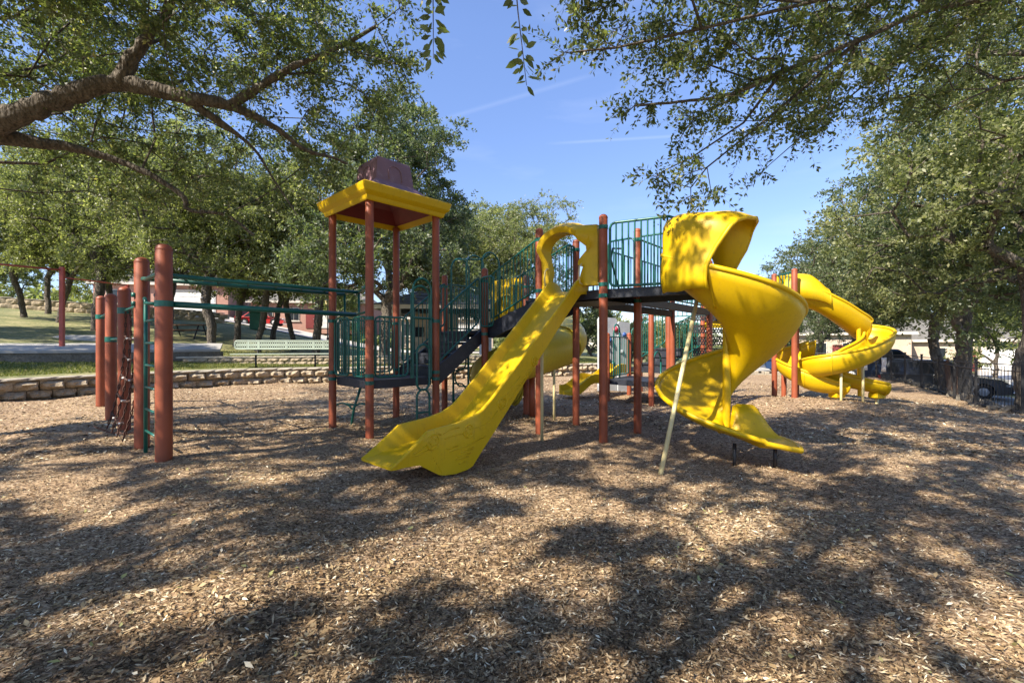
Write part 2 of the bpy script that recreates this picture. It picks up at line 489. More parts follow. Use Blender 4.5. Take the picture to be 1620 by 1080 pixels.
# ------------------------------------------------------------------ terrain
WALL = [(-15.2, -4), (-15.2, 2), (-14.9, 6), (-13.9, 9.4), (-12.9, 11.2), (-12.0, 12.9), (-10.9, 14.8), (-9.4, 16.3), (-7, 17.4), (-2.6, 18.9), (3.3, 20.9), (5.2, 21.4)]
EDGE = WALL + [(9, 24), (13.5, 26.3), (17, 26), (18.8, 23.5), (17.0, 19.6), (15.3, 16.3), (12.9, 12.6), (12.5, 11), (12.2, 8), (12.2, 3), (12.2, -4)]
EA = np.array([math.atan2(x, y) for x, y in EDGE]); ER = np.array([math.hypot(x, y) for x, y in EDGE])
def r_edge(th): return float(np.interp(th, EA, ER))
def sstep(a, b, x):
    t = min(1, max(0, (x - a) / (b - a))); return t * t * (3 - 2 * t)
def wob(x, y):
    return 0.03 * math.sin(x * 1.3 + 0.7) * math.cos(y * 1.1) + 0.02 * math.sin(x * 2.9 + y * 2.3) + 0.012 * math.sin(5.1 * x - 3.7 * y)
HOLLOWS = [(-1.45, 4.1, .45, .07), (3.55, 5.35, .45, .07), (-4.7, 6.2, .5, .04), (9.2, 10.2, .5, .05), (-1.9, 3.6, .6, -.03), (4.2, 5.1, .6, -.03), (1.5, 2.4, 1.2, -.03), (-3.0, 3.2, .9, .03)]
def mulch_z(x, y):
    z = wob(x, y) * 0.9
    z -= 0.30 * sstep(8.5, 13.5, x)
    z += 0.16 * math.exp(-(((x - 6.9) / 1.8) ** 2 + ((y - 10.6) / 1.3) ** 2))
    for hx, hy, hr, hd in HOLLOWS: z -= hd * math.exp(-((x - hx) ** 2 + (y - hy) ** 2) / hr ** 2)
    return z
def lawn_z(x, y):
    th = math.atan2(x, y); r = math.hypot(x, y); t = max(0, r - r_edge(th))
    wl_ = 1 - sstep(0.16, 0.30, th)                        # behind the stone wall
    sl = 1 - sstep(-0.62, -0.20, th)                       # hill rises to the west
    zl = 0.50 + sl * (0.05 * min(t, 6) + 0.112 * max(0, min(t, 45) - 6))
    zr = mulch_z(x, y) - 0.03 - 0.55 * sstep(0.3, 6.0, t) * sstep(0.55, 0.8, th) - 0.25 * sstep(0.5, 12, t)
    return wl_ * zl + (1 - wl_) * zr + 0.012 * math.sin(x * 2.1) * math.cos(y * 1.7)

def build_ground():
    # far ground to the horizon
    mb = MB(); R = 900
    mb.add([(-R, -R, -1.35), (R, -R, -1.35), (R, R, -1.35), (-R, R, -1.35)], [(0, 1, 2, 3)])
    struct(mb.build('ground', M['lawn']))
    # mulch bed
    step = 0.25; xs = np.arange(-16, 20.01, step); ys = np.arange(-9, 27.01, step)
    vid = {}; V = []; F = []
    def vi(i, j):
        if (i, j) not in vid:
            vid[(i, j)] = len(V); x, y = xs[i], ys[j]; V.append((x, y, mulch_z(x, y)))
        return vid[(i, j)]
    for i in range(len(xs) - 1):
        for j in range(len(ys) - 1):
            x, y = xs[i] + .12, ys[j] + .12
            if math.hypot(x, y) > r_edge(math.atan2(x, y)) + 0.3: continue
            F.append((vi(i, j), vi(i + 1, j), vi(i + 1, j + 1), vi(i, j + 1)))
    mb = MB(); mb.add(V, F); struct(mb.build('mulch_ground', M['mulch'], smooth=True))
    # lawn and slope beyond the bed
    ths = np.linspace(-1.75, 1.75, 180); ts = [0.12, 0.5, 1, 1.6, 2.4, 3.4, 4.6, 6, 7.5, 9.5, 12, 15, 19, 24, 30, 38, 48, 62, 80, 110]
    rows = []
    for th in ths:
        r0 = r_edge(th); row = []
        for t in ts:
            r = r0 + t; x, y = r * math.sin(th), r * math.cos(th); row.append((x, y, lawn_z(x, y)))
        rows.append(row)
    mb = MB(); mb.grid([list(r)[::-1] for r in rows]); struct(mb.build('lawn', M['lawn'], smooth=True))
build_ground()

def build_paving():
    # curved concrete slab with a raised edge on the hill
    def slab(name, front, back, z, th, mat):
        mb = MB(); poly = front + back[::-1]
        nf = len(front); zz_ = [z] * nf + [z + .26] * len(back); n_ = len(poly)
        mb.add([(x, y, q - .10) for (x, y), q in zip(poly, zz_)] + [(x, y, q) for (x, y), q in zip(poly, zz_)], [tuple(range(n_ - 1, -1, -1)), tuple(range(n_, 2 * n_))] + [(i, (i + 1) % n_, n_ + (i + 1) % n_, n_ + i) for i in range(n_)])
        o = struct(mb.build(name, mat))
        m2 = MB(); m2.prism([(x, y + .05) for x, y in poly], z - th, z - .102); m2.build('shade_dark_riser', M['rock'], o)  # slab riser; its dark rock colour stands in for tree shade
        return o
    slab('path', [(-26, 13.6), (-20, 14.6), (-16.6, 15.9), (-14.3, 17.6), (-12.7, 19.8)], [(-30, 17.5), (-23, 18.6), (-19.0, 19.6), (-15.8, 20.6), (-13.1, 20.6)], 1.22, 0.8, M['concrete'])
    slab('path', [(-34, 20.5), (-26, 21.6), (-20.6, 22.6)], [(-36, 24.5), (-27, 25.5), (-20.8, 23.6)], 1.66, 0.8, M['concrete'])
    # road up the hill in front of the brick houses
    mb = MB(); rows = []
    for k in range(25):
        x = -60 + k * 2.6
        row = []
        for y in (43.5, 45.5, 48, 51):
            row.append((x, y + (x + 20) * 0.10, max(lawn_z(x, y), lawn_z(x, 43.5)) + 0.08))
        rows.append(row[::-1])
    mb.grid(rows); struct(mb.build('road', M['drive']))
    # street beyond the iron fence, following its curve
    mb = MB(); rows = []
    for th in np.linspace(0.36, 1.35, 50):
        r0 = r_edge(th)
        rows.append([((r0 + t) * math.sin(th), (r0 + t) * math.cos(th), lawn_z((r0 + t) * math.sin(th), (r0 + t) * math.cos(th)) + 0.05) for t in (15, 12, 9, 6, 3.2)])
    mb.grid(rows); struct(mb.build('street', M['street'], smooth=True))
    # light drive leading up to the garage
    mb = MB(); rows = []
    for k in range(9):
        t = k / 8; c = Vector((26, 22, 0)).lerp(Vector((47.5, 43.0, 0)), t)
        d = Vector((-0.7, 0.72, 0))
        rows.append([(c.x + d.x * w, c.y + d.y * w, lawn_z(c.x + d.x * w, c.y + d.y * w) + 0.10) for w in (2.6, 0, -2.6)])
    mb.grid(rows); struct(mb.build('driveway', M['drive'], smooth=True))
    # plaza between bed and street
    mb = MB(); rows = []
    for th in np.linspace(0.30, 0.60, 16):
        r0 = r_edge(th)
        rows.append([((r0 + t) * math.sin(th), (r0 + t) * math.cos(th), lawn_z((r0 + t) * math.sin(th), (r0 + t) * math.cos(th)) + 0.04) for t in (24, 15, 8, 3, 1.2)])
    mb.grid(rows); struct(mb.build('pavement', M['concrete'], smooth=True))
build_paving()

# ------------------------------------------------------------------ retaining walls, block by block
def rough_block(L, D, H, seed, rough=0.03):
    rg = random.Random(seed); mb = MB()
    nx, nz = 4, 3
    rows = []
    for k in range(nz + 1):
        row = []
        for i in range(nx + 1):
            x = -L / 2 + L * i / nx; z = H * k / nz
            edge = (i in (0, nx)) or (k in (0, nz))
            y = -D / 2 - (0.0 if edge else rg.uniform(0.2, 1.0) * rough * 1.6) + (rg.uniform(0.0, 0.5) * rough if edge else 0)
            row.append((x + rg.uniform(-.3, .3) * rough * 0.5, y, z))
        rows.append(row)
    mb.grid(rows)
    b = [(-L / 2, D / 2, 0), (L / 2, D / 2, 0), (L / 2, D / 2, H), (-L / 2, D / 2, H)]
    o = len(mb.v); mb.v += b
    a00, a10, a11, a01 = 0, nx, nz * (nx + 1) + nx, nz * (nx + 1)
    top = [nz * (nx + 1) + i for i in range(nx + 1)]; bot = list(range(nx + 1))
    lef = [k * (nx + 1) for k in range(nz + 1)]; rig = [k * (nx + 1) + nx for k in range(nz + 1)]
    mb.f += [tuple(top + [o + 2, o + 3]), tuple(bot[::-1] + [o, o + 1]), tuple(lef + [o + 3, o])[::-1], tuple(rig[::-1] + [o + 1, o + 2])[::-1], (o + 1, o, o + 3, o + 2)]
    return mb
def resample(poly, step):
    pts = [Vector((x, y, 0)) for x, y in poly]; out = []; d = 0.0
    # Catmull-Rom smoothing
    sm = []
    for i in range(len(pts) - 1):
        p0 = pts[max(0, i - 1)]; p1 = pts[i]; p2 = pts[i + 1]; p3 = pts[min(len(pts) - 1, i + 2)]
        for k in range(12):
            t = k / 12
            sm.append(0.5 * ((2 * p1) + (p2 - p0) * t + (2 * p0 - 5 * p1 + 4 * p2 - p3) * t * t + (3 * p1 - p0 - 3 * p2 + p3) * t ** 3))
    sm.append(pts[-1])
    acc = 0; nxt = 0; out = []
    for i in range(len(sm) - 1):
        a, b = sm[i], sm[i + 1]; L = (b - a).length
        while nxt <= acc + L and L > 0:
            out.append((a.lerp(b, (nxt - acc) / L), (b - a).normalized())); nxt += step
        acc += L
    return out
def block_wall(label, poly, courses, bl, bh, depth, zf, rough, cap=0.06, cap_over=0.03):
    pts = resample(poly, bl)
    w = thing('retaining_wall', label, 'wall', (pts[0][0].x, pts[0][0].y, 0))
    var = [raw_mesh(rough_block(bl - 0.022, depth, bh - 0.014, s, rough), 'stone_block', M['stone']) for s in range(6)]
    capm = [raw_mesh(rough_block(bl * 1.0 - 0.006, depth + cap_over * 2, cap, 50 + s, rough * 0.25), 'cap_stone', M['cap']) for s in range(3)]
    rg = random.Random(3)
    for c in range(courses):
        for i in range(len(pts) - 1):
            p, d = pts[i]
            q = p.lerp(pts[i + 1][0], 0.5 * (c % 2))
            rz = math.atan2(d.y, d.x)
            inst(rg.choice(var), 'stone_block', w, (q.x, q.y, zf(q.x, q.y) + c * bh - 0.04), (0, 0, rz + rg.uniform(-.02, .02)), (1, 1 + rg.uniform(-.05, .10), 1))
    for i in range(len(pts) - 1):
        p, d = pts[i]; rz = math.atan2(d.y, d.x)
        inst(rg.choice(capm), 'cap_stone', w, (p.x, p.y, zf(p.x, p.y) + courses * bh - 0.045 + 0.001 * (i % 3)), (0, 0, rz + rg.uniform(-.012, .012)))
    return w
block_wall('long curved tan stone block retaining wall along the mulch bed', WALL[2:], 2, 0.50, 0.255, 0.30, lambda x, y: 0.02, 0.13, 0.075)
block_wall('low stone block wall on the grass just behind the pale green bench',
           [(-13.2, 18.3), (-11, 18.9), (-8, 19.6), (-4.2, 20.6), (-0.5, 21.8)], 2, 0.44, 0.155, 0.28, lambda x, y: 0.60, 0.03, 0.07)
block_wall('distant stone wall across the top of the grassy hill beyond the swing frame',
           [(-58, 30), (-50, 33.5), (-42, 36.5), (-33, 39.5), (-25.5, 41.0)], 2, 0.8, 0.42, 0.4, lambda x, y: lawn_z(x, y), 0.05, 0.08)

# ------------------------------------------------------------------ playground pieces
U = Vector((0.69, 0.724, 0)).normalized(); Vv = Vector((-U.y, U.x, 0))
P0 = Vector((-2.16, 6.90, 0))
def G(u, v, z=0.0):
    p = P0 + U * u + Vv * v
    return Vector((p.x, p.y, z))
def post(parent, p, ztop, r=0.062, mat='post', name='post', clamps=()):
    mb = MB(); z0 = mulch_z(p[0], p[1]) - 0.06
    mb.tube([(p[0], p[1], z0), (p[0], p[1], z0 + (ztop - z0) * .5), (p[0], p[1], ztop)], r, 20, dome=True)
    o = mb.build(name, M[mat], parent, True, 50)
    for z in clamps:
        mb = MB(); mb.tube([(p[0], p[1], z - .028), (p[0], p[1], z + .028)], r + .005, 18); c = mb.build('clamp', M['green'], o, True, 50)
        mb = MB(); mb.box((p[0] + .02, p[1] - r - .012, z), (.035, .03, .05), 0, bev=.006); mb.build('clamp', M['green'], o)
    # moulded cap seam
    if r > .06:
        mb = MB(); mb.tube([(p[0], p[1], ztop - r * .78), (p[0], p[1], ztop - r * .78 - .012)], r + .0025, 20, cap=False); mb.build('cap_seam', M[mat], o, True, 50)
    return o
BAL = {}
def railing(parent, a, b, z0, z1, n, za2=None, r=0.016, rb=0.0105, mat='green', arch=False, name='railing'):
    """guard panel from a to b; z0..z1 heights at a; za2 = z offset at b (sloped)"""
    a = Vector((a[0], a[1], 0)); b = Vector((b[0], b[1], 0)); dz = za2 or 0.0
    mb = MB(); h = z1 - z0
    ta, tb = Vector((a.x, a.y, z1)), Vector((b.x, b.y, z1 + dz)); ba, bb = Vector((a.x, a.y, z0)), Vector((b.x, b.y, z0 + dz))
    d = (b - a).normalized(); c = min(0.07, (b - a).length * .2)
    sl = dz / max(1e-6, (b - a).length)
    def off(p, k, zz): return p + d * k + Vector((0, 0, sl * k + zz))
    path = [ba + Vector((0, 0, c)), off(ba, c * .3, c * .3), off(ba, c, 0), off(bb, -c, 0), off(bb, -c * .3, c * .3), bb + Vector((0, 0, c)),
            tb - Vector((0, 0, c)), off(tb, -c * .3, -c * .3), off(tb, -c, 0), off(ta, c, 0), off(ta, c * .3, -c * .3), ta - Vector((0, 0, c))]
    mb.tube(path, r, 8, closed=True)
    fr = mb.build(name, M[mat], parent, True, 50)
    key = (round(h, 3), rb, mat)
    if key not in BAL:
        m2 = MB(); m2.tube([(0, 0, 0), (0, 0, h)], rb, 6, cap=False); BAL[key] = raw_mesh(m2, 'baluster', M[mat], True)
    for k in range(n):
        t = (k + 1) / (n + 1); p = a.lerp(b, t)
        inst(BAL[key], 'baluster', fr, (p.x, p.y, z0 + dz * t))
    return fr
def deck_slab(parent, poly, z, th=0.11, name='deck'):
    mb = MB(); mb.prism([(p[0], p[1]) for p in poly], z - 0.035, z)
    d = mb.build(name, M['deck'], parent)
    m2 = MB(); n = len(poly)
    for i in range(n):
        a = Vector((*poly[i][:2], 0)); b = Vector((*poly[(i + 1) % n][:2], 0)); c = (a + b) / 2; dd = (b - a)
        c = c + Vector((-dd.y, dd.x, 0)).normalized() * 0.02
        m2.box((c.x, c.y, z - th / 2 - 0.008 - 0.001 * i), (dd.length - 0.05, 0.035, th - 0.012), math.atan2(dd.y, dd.x), bev=0.006)
    m2.build('deck_edge', M['deck'], parent)
    return d
def arc(c, r, a0, a1, n, ex, ez=Vector((0, 0, 1))):
    return [c + ex * (r * math.cos(math.radians(a0 + (a1 - a0) * i / n))) + ez * (r * math.sin(math.radians(a0 + (a1 - a0) * i / n))) for i in range(n + 1)]

# --- roofed low tower
def roofed_tower():
    t = thing('play_tower', 'low play tower with yellow rimmed purple cupola roof on red posts', 'play tower', G(0.62, 0.62))
    S = 1.24
    for (u, v) in ((0, 0), (S, 0), (S, S), (0, S)):
        post(t, G(u, v), 3.66, clamps=(.84, .95, 1.82))
    zd = 0.87
    e = 0.04
    deck_slab(t, [G(e, e), G(S - e, e), G(S - e, S - e), G(e, S - e)], zd, 0.13)
    # guard panels
    railing(t, G(0, 0.66), G(0, 1.16), zd + .05, zd + .98, 5)
    railing(t, G(0.0, 0.10), G(0.0, 0.52), zd + .05, zd + .98, 5)
    railing(t, G(0.09, 0), G(0.68, 0), zd + .05, zd + .98, 6)
    railing(t, G(0.10, S), G(0.62, S), zd + .05, zd + .98, 5)
    railing(t, G(0.66, S), G(1.15, S), zd + .05, zd + .98, 5)
    # arched entry beside the loop climber
    mb = MB()
    for off in (0, 0.24):
        a, b = G(0.78, 0 + off * 0.2), G(1.14, 0 + off * 0.2)
        c = (a + b) / 2; R = (b - a).length / 2; ex = (b - a).normalized()
        ztop = 2.52 - off * .5
        path = [Vector((a.x, a.y, zd)), Vector((a.x, a.y, 1.7))] + [Vector((c.x, c.y, ztop - R)) + p for p in arc(Vector((0, 0, 0)), R, 180, 0, 10, ex)] + [Vector((b.x, b.y, 1.7)), Vector((b.x, b.y, zd))]
        mb.tube(path, 0.019, 8)
    mb.tube([G(0.76, 0, 1.86), G(1.22, 0, 1.86)], 0.02, 8)
    mb.build('entry_arch', M['green'], t, True, 50)
    # roof: flared yellow rim, low purple hips, block cupola
    c0 = G(S / 2, S / 2)
    def ring(half, z): return [Vector((c0.x, c0.y, z)) + U * (half * sx) + Vv * (half * sy) for sx, sy in ((-1, -1), (1, -1), (1, 1), (-1, 1))]
    mb = MB()
    prof = [(0.62, 3.66), (0.70, 3.585), (0.715, 3.60), (0.73, 3.655), (0.765, 3.69), (0.785, 3.715), (0.805, 3.79), (0.81, 3.82), (0.80, 3.835), (0.75, 3.84)]
    mb.grid([ring(h, z) for h, z in prof], close_u=True)
    rim = mb.build('roof_rim', M['yellow'], t)
    mb = MB()
    prof = [(0.765, 3.836), (0.66, 3.88), (0.50, 3.95), (0.42, 4.03), (0.385, 4.07)]
    mb.grid([ring(h, z) for h, z in prof], close_u=True)
    roof = mb.build('roof', M['purple'], t)
    mb = MB()
    mb.grid([ring(0.62, 3.66), ring(0.40, 3.85), ring(0.05, 3.95)], close_u=True)
    mb.build('roof_underside', M['maroon'], t)
    mb = MB()
    prof = [(0.365, 4.05), (0.352, 4.09), (0.312, 4.43), (0.304, 4.462), (0.288, 4.478), (0.15, 4.50), (0.0, 4.505)]
    mb.grid([ring(max(h, .002), z) for h, z in prof], close_u=True)
    cup = mb.build('cupola', M['purple'], roof)
    for dirv, side in ((-U, Vv), (-Vv, U), (U, -Vv), (Vv, -U)):   # arched louvre on each face
        mb = MB()
        pth = []
        for (w, z) in [(-0.12, 4.13), (-0.12, 4.27)] + [(-0.12 * math.cos(a), 4.27 + 0.10 * math.sin(a)) for a in np.linspace(0.2, math.pi - .2, 7)] + [(0.12, 4.27), (0.12, 4.13)]:
            h = 0.356 - (z - 4.09) * 0.04 / 0.34
            pth.append(Vector((c0.x, c0.y, z)) + dirv * h + side * w)
        mb.tube(pth, 0.010, 6)
        mb.build('louvre_arch', M['purple'], roof, True)
    return t
roofed_tower()

# --- loop climber hanging at the tower edge (chain of loops)
def loop_climber(label, p, ex, zs, r):
    t = thing('loop_climber', label, 'climber', (p.x, p.y, 0))
    for i, (z0, z1) in enumerate(zs):
        mb = MB(); c0, c1 = Vector((p.x, p.y, z0 + r)), Vector((p.x, p.y, z1 - r))
        if z0 < 0.1:
            path = [Vector((p.x, p.y, -0.05)) - ex * r, Vector((p.x, p.y, z0 + r)) - ex * r] + arc(c1, r, 180, 0, 10, ex) + [Vector((p.x, p.y, z0 + r)) + ex * r, Vector((p.x, p.y, -0.05)) + ex * r]
            mb.tube(path, 0.019, 8)
            mb.tube([Vector((p.x, p.y, z0 + .30)) - ex * r, Vector((p.x, p.y, z0 + .30)) + ex * r], 0.015, 8)
        else:
            path = arc(c1, r, 180, 0, 10, ex) + arc(c0, r, 0, -180, 10, ex)
            mb.tube(path, 0.019, 8, closed=True)
        mb.build('loop', M['green'], t, True)
    return t
loop_climber('green loop ladder climbing the slide side of the roofed tower', G(0.93, -0.07), U, [(0.0, 0.68), (0.67, 1.42)], 0.125)

# --- pole with side rungs behind the slide
def rung_pole(label, p, ztop, side, zs, R=0.17):
    t = thing('rung_pole', label, 'climber', (p.x, p.y, 0))
    mb = MB(); mb.tube([(p.x, p.y, -.1), (p.x, p.y, ztop)], 0.022, 8); mb.build('pole', M['green'], t, True)
    for z in zs:
        mb = MB(); c = Vector((p.x, p.y, z))
        path = [c, c + side * R * .8] + [c + side * R * .8 + side * (R * .7 * math.sin(a)) + Vector((0, 0, R * (1 - math.cos(a)))) for a in np.linspace(.3, math.pi - .3, 7)] + [c + side * R * .8 + Vector((0, 0, 2 * R)), c + Vector((0, 0, 2 * R))]
        mb.tube(path, 0.016, 7); mb.build('rung', M['green'], t, True)
rung_pole('green pole with curved side rungs under the middle stairs landing', Vector((-0.84, 8.75, 0)), 1.7, Vector((-1, 0, 0)), [0.10, 0.62, 1.16])
rung_pole('green pole with curved side rungs just behind the red landing post', Vector((-1.18, 9.15, 0)), 1.55, Vector((1, 0.1, 0)).normalized(), [0.30, 0.9])

# --- bicycle-like bent tube climber below the low deck
def bent_climber():
    p = Vector((-2.88, 8.15, 0))
    t = thing('bent_tube_climber', 'bent green tube loops standing on the mulch beneath the low deck', 'climber', p)
    ex = Vector((0.97, -0.2, 0)).normalized()
    for s in (-1, 1):
        mb = MB(); c = p + ex * (0.19 * s + .02) + Vector((0, 0, 0.16))
        mb.tube(arc(c, 0.21, 200 if s < 0 else 150, 30 if s < 0 else -25, 12, ex), 0.017, 8); mb.build('loop', M['green'], t, True)
    mb = MB()
    mb.tube([p + Vector((0, 0, -.08)), p + ex * 0.06 + Vector((0, 0, .30)), p + ex * 0.20 + Vector((0, 0, .70))], 0.024, 8)
    mb.tube([p + ex * .05 + Vector((0, 0, .66)), p + ex * 0.36 + Vector((0, 0, .70))], 0.017, 8)
    mb.tube([p + ex * 0.05 + Vector((0, 0, .35)), p + ex * -0.12 + Vector((0, 0, .36))], 0.017, 8)
    mb.build('stem', M['green'], t, True)
bent_climber()

# --- stairs
def stairs(label, a0, a1, b0, b1, z0, z1, n, rails=True, perf=False, name='staircase'):
    """flight from edge a0-a1 (low) to b0-b1 (high)"""
    t = thing(name, label, 'stairs', ((a0.x + a1.x) / 2, (a0.y + a1.y) / 2, 0))
    for k in range(n):
        f0, f1 = k / n, (k + 1) / n
        z = z0 + (z1 - z0) * (k + 1) / (n + 0.0)
        c = (a0.lerp(b0, (f0 + f1) / 2) + a1.lerp(b1, (f0 + f1) / 2)) / 2
        run = ((b0 - a0).length) / n; wid = (a1 - a0).length - 0.1; d = b0 - a0
        mb = MB(); mb.box((c.x, c.y, z - 0.05), (run + 0.03, wid, 0.05), math.atan2(d.y, d.x), bev=0.008)
        mb.build('tread', M['deck'], t)
        mb = MB(); c2 = c - d.normalized() * (run / 2)
        mb.box((c2.x, c2.y, z - 0.15), (0.012, wid - 0.01, 0.15), math.atan2(d.y, d.x)); mb.build('riser', M['deck'], t)
    for a, b in ((a0, b0), (a1, b1)):
        d = (b - a); L = d.length; d.normalize(); nrm = Vector((-d.y, d.x, 0))
        mb = MB()
        mb.extrude([(-0.02, z0 - 0.12), (0.1, z0 - .16), (L + .02, z1 - 0.26), (L + .02, z1 + 0.0), (0.0, z0 + 0.13), (-0.02, z0 + .05)], a, d, -0.022, 0.022, nrm)
        mb.build('stringer', M['deck'], t)
        if rails:
            n2 = max(6, int(L / 0.105))
            railing(t, a + d * .05, b - d * .03, z0 + 0.20, z0 + 1.04, n2, za2=(z1 - z0) * 0.95)
    return t
ZM, ZU = 1.70, 2.22
stairs('short dark staircase with green rails from the roofed tower to the landing', G(1.26, 0.10), G(1.26, 1.14), G(2.36, 0.10), G(2.36, 1.14), 0.87, ZM, 4)

# --- middle landing
def landing():
    t = thing('stair_landing', 'middle landing deck on red posts with green rails behind the straight slide', 'play deck', G(2.95, 0.62))
    for u, v in ((2.38, 0.0), (2.38, 1.22), (3.56, 0.0), (3.56, 1.22)):
        post(t, G(u, v), 2.87, clamps=(1.62, 2.62))
    deck_slab(t, [G(2.40, .03), G(3.55, .03), G(3.55, 1.19), G(2.40, 1.19)], ZM, 0.12)
    railing(t, G(2.42, 1.22), G(3.5, 1.22), ZM + .06, ZM + .98, 9)
    railing(t, G(2.30, 0.02), G(2.30, -0.32), ZM + .06, ZM + .98, 4)
    railing(t, G(3.56, .08), G(3.56, .5), ZM + .06, ZM + .98, 4)
    # double arch hoop on the landing's far side
    mb = MB()
    for k, off in enumerate((0.0, 0.35, 0.7)):
        a = G(2.42 + off * .3, 1.05 - off); b = G(2.9 + off * .3, 1.05 - off)
        c = (a + b) / 2; R = (b - a).length / 2; ex = (b - a).normalized(); zt = 3.22 + 0.03 * k
        mb.tube([Vector((a.x, a.y, ZM)), Vector((a.x, a.y, 2.7))] + [Vector((c.x, c.y, zt - R)) + p for p in arc(Vector((0, 0, 0)), R, 180, 0, 10, ex)] + [Vector((b.x, b.y, 2.7)), Vector((b.x, b.y, ZM))], 0.018, 8)
    mb.tube([G(2.55, 1.05, 3.19), G(2.72, .5, 3.14), G(2.86, .35, 3.25)], 0.018, 8)
    mb.build('hoop', M['green'], t, True)
    # yellow panel at the tube slide entry
    mb = MB()
    a, b = G(3.59, 0.0), G(3.59, 1.0); d = (b - a).normalized(); nrm = Vector((-d.y, d.x, 0))
    prof = [(-0.05, ZM - .05), (1.05, ZM - .05), (1.05, 2.75), (0.95, 2.84), (0.05, 2.84), (-0.05, 2.75)]
    mb.extrude(prof, a, d, -0.03, 0.03, nrm)
    # moulded ribs
    for k in range(4):
        mb.extrude([(0.12 + .22 * k, ZM + .1), (0.24 + .22 * k, ZM + .1), (0.22 + .22 * k, 2.68), (0.14 + .22 * k, 2.68)], a, d, 0.028, 0.05, nrm)
    mb.build('entry_panel', M['yellow'], t)
    return t
landing()
stairs('upper dark staircase with green rails climbing from the landing to the high deck', G(2.48, -0.03), G(3.16, -0.03), G(2.30, -1.52), G(3.10, -1.52), ZM, ZU, 3)

# --- upper deck
Q0 = Vector((1.31, 6.53, 0)); QL = Vector((0.44, 7.32, 0)); QR = Vector((2.02, 7.32, 0)); QB = Vector((1.14, 8.10, 0))
HX = Vector((2.55, 5.93, 0)); HY = Vector((2.86, 6.72, 0))
def upper_deck():
    t = thing('high_play_deck', 'high dark deck on red posts between the two near yellow slides', 'play deck', (1.6, 7.0, 0))
    for q in (Q0, QL, QR, QB): post(t, q, 3.29, clamps=(2.12, 2.28, 3.1))
    i = Vector((0.0, 0, 0))
    deck_slab(t, [QL + (QR - QL) * .04, Q0 + (QB - Q0) * .04, HX, HY, QR, QB - (QB - Q0) * .04], ZU, 0.13)
    mb = MB(); mb.prism([(p.x, p.y) for p in (QL.lerp(QR, .08), Q0.lerp(QB, .1), QR, QB.lerp(Q0, .06))], ZU - .15, ZU - .145)
    un = mb.build('deck_underside', M['perf_dark'], t)
    uvl = un.data.uv_layers.new(name='uv')
    for lp in un.data.loops:
        co = un.data.vertices[lp.vertex_index].co; uvl.data[lp.index].uv = (co.x, co.y)
    d = (HX - Q0)
    railing(t, Q0 + d * .07, Q0 + d * .70, ZU + .03, ZU + .93, 9, r=0.02, rb=0.0125)
    railing(t, QR.lerp(HY, .0), QR.lerp(HY, .95), ZU + .03, ZU + .93, 8)
    railing(t, QB.lerp(QR, .55), QB.lerp(QR, .95), ZU + .03, ZU + .93, 4)
    railing(t, QL.lerp(QB, .72), QL.lerp(QB, .98), ZU + .03, ZU + .93, 3)
    # leaning green hand bar seen through the rails
    mb = MB(); mb.tube([Q0.lerp(QR, .45) + Vector((0, 0, ZU)), Q0.lerp(QR, .2) + Vector((0, 0, ZU + .45)), Q0.lerp(QR, .25) + Vector((0, 0, ZU + .62)), Q0.lerp(QR, .5) + Vector((0, 0, ZU + .66))], .014, 7)
    mb.build('hand_bar', M['green'], t, True)
upper_deck()

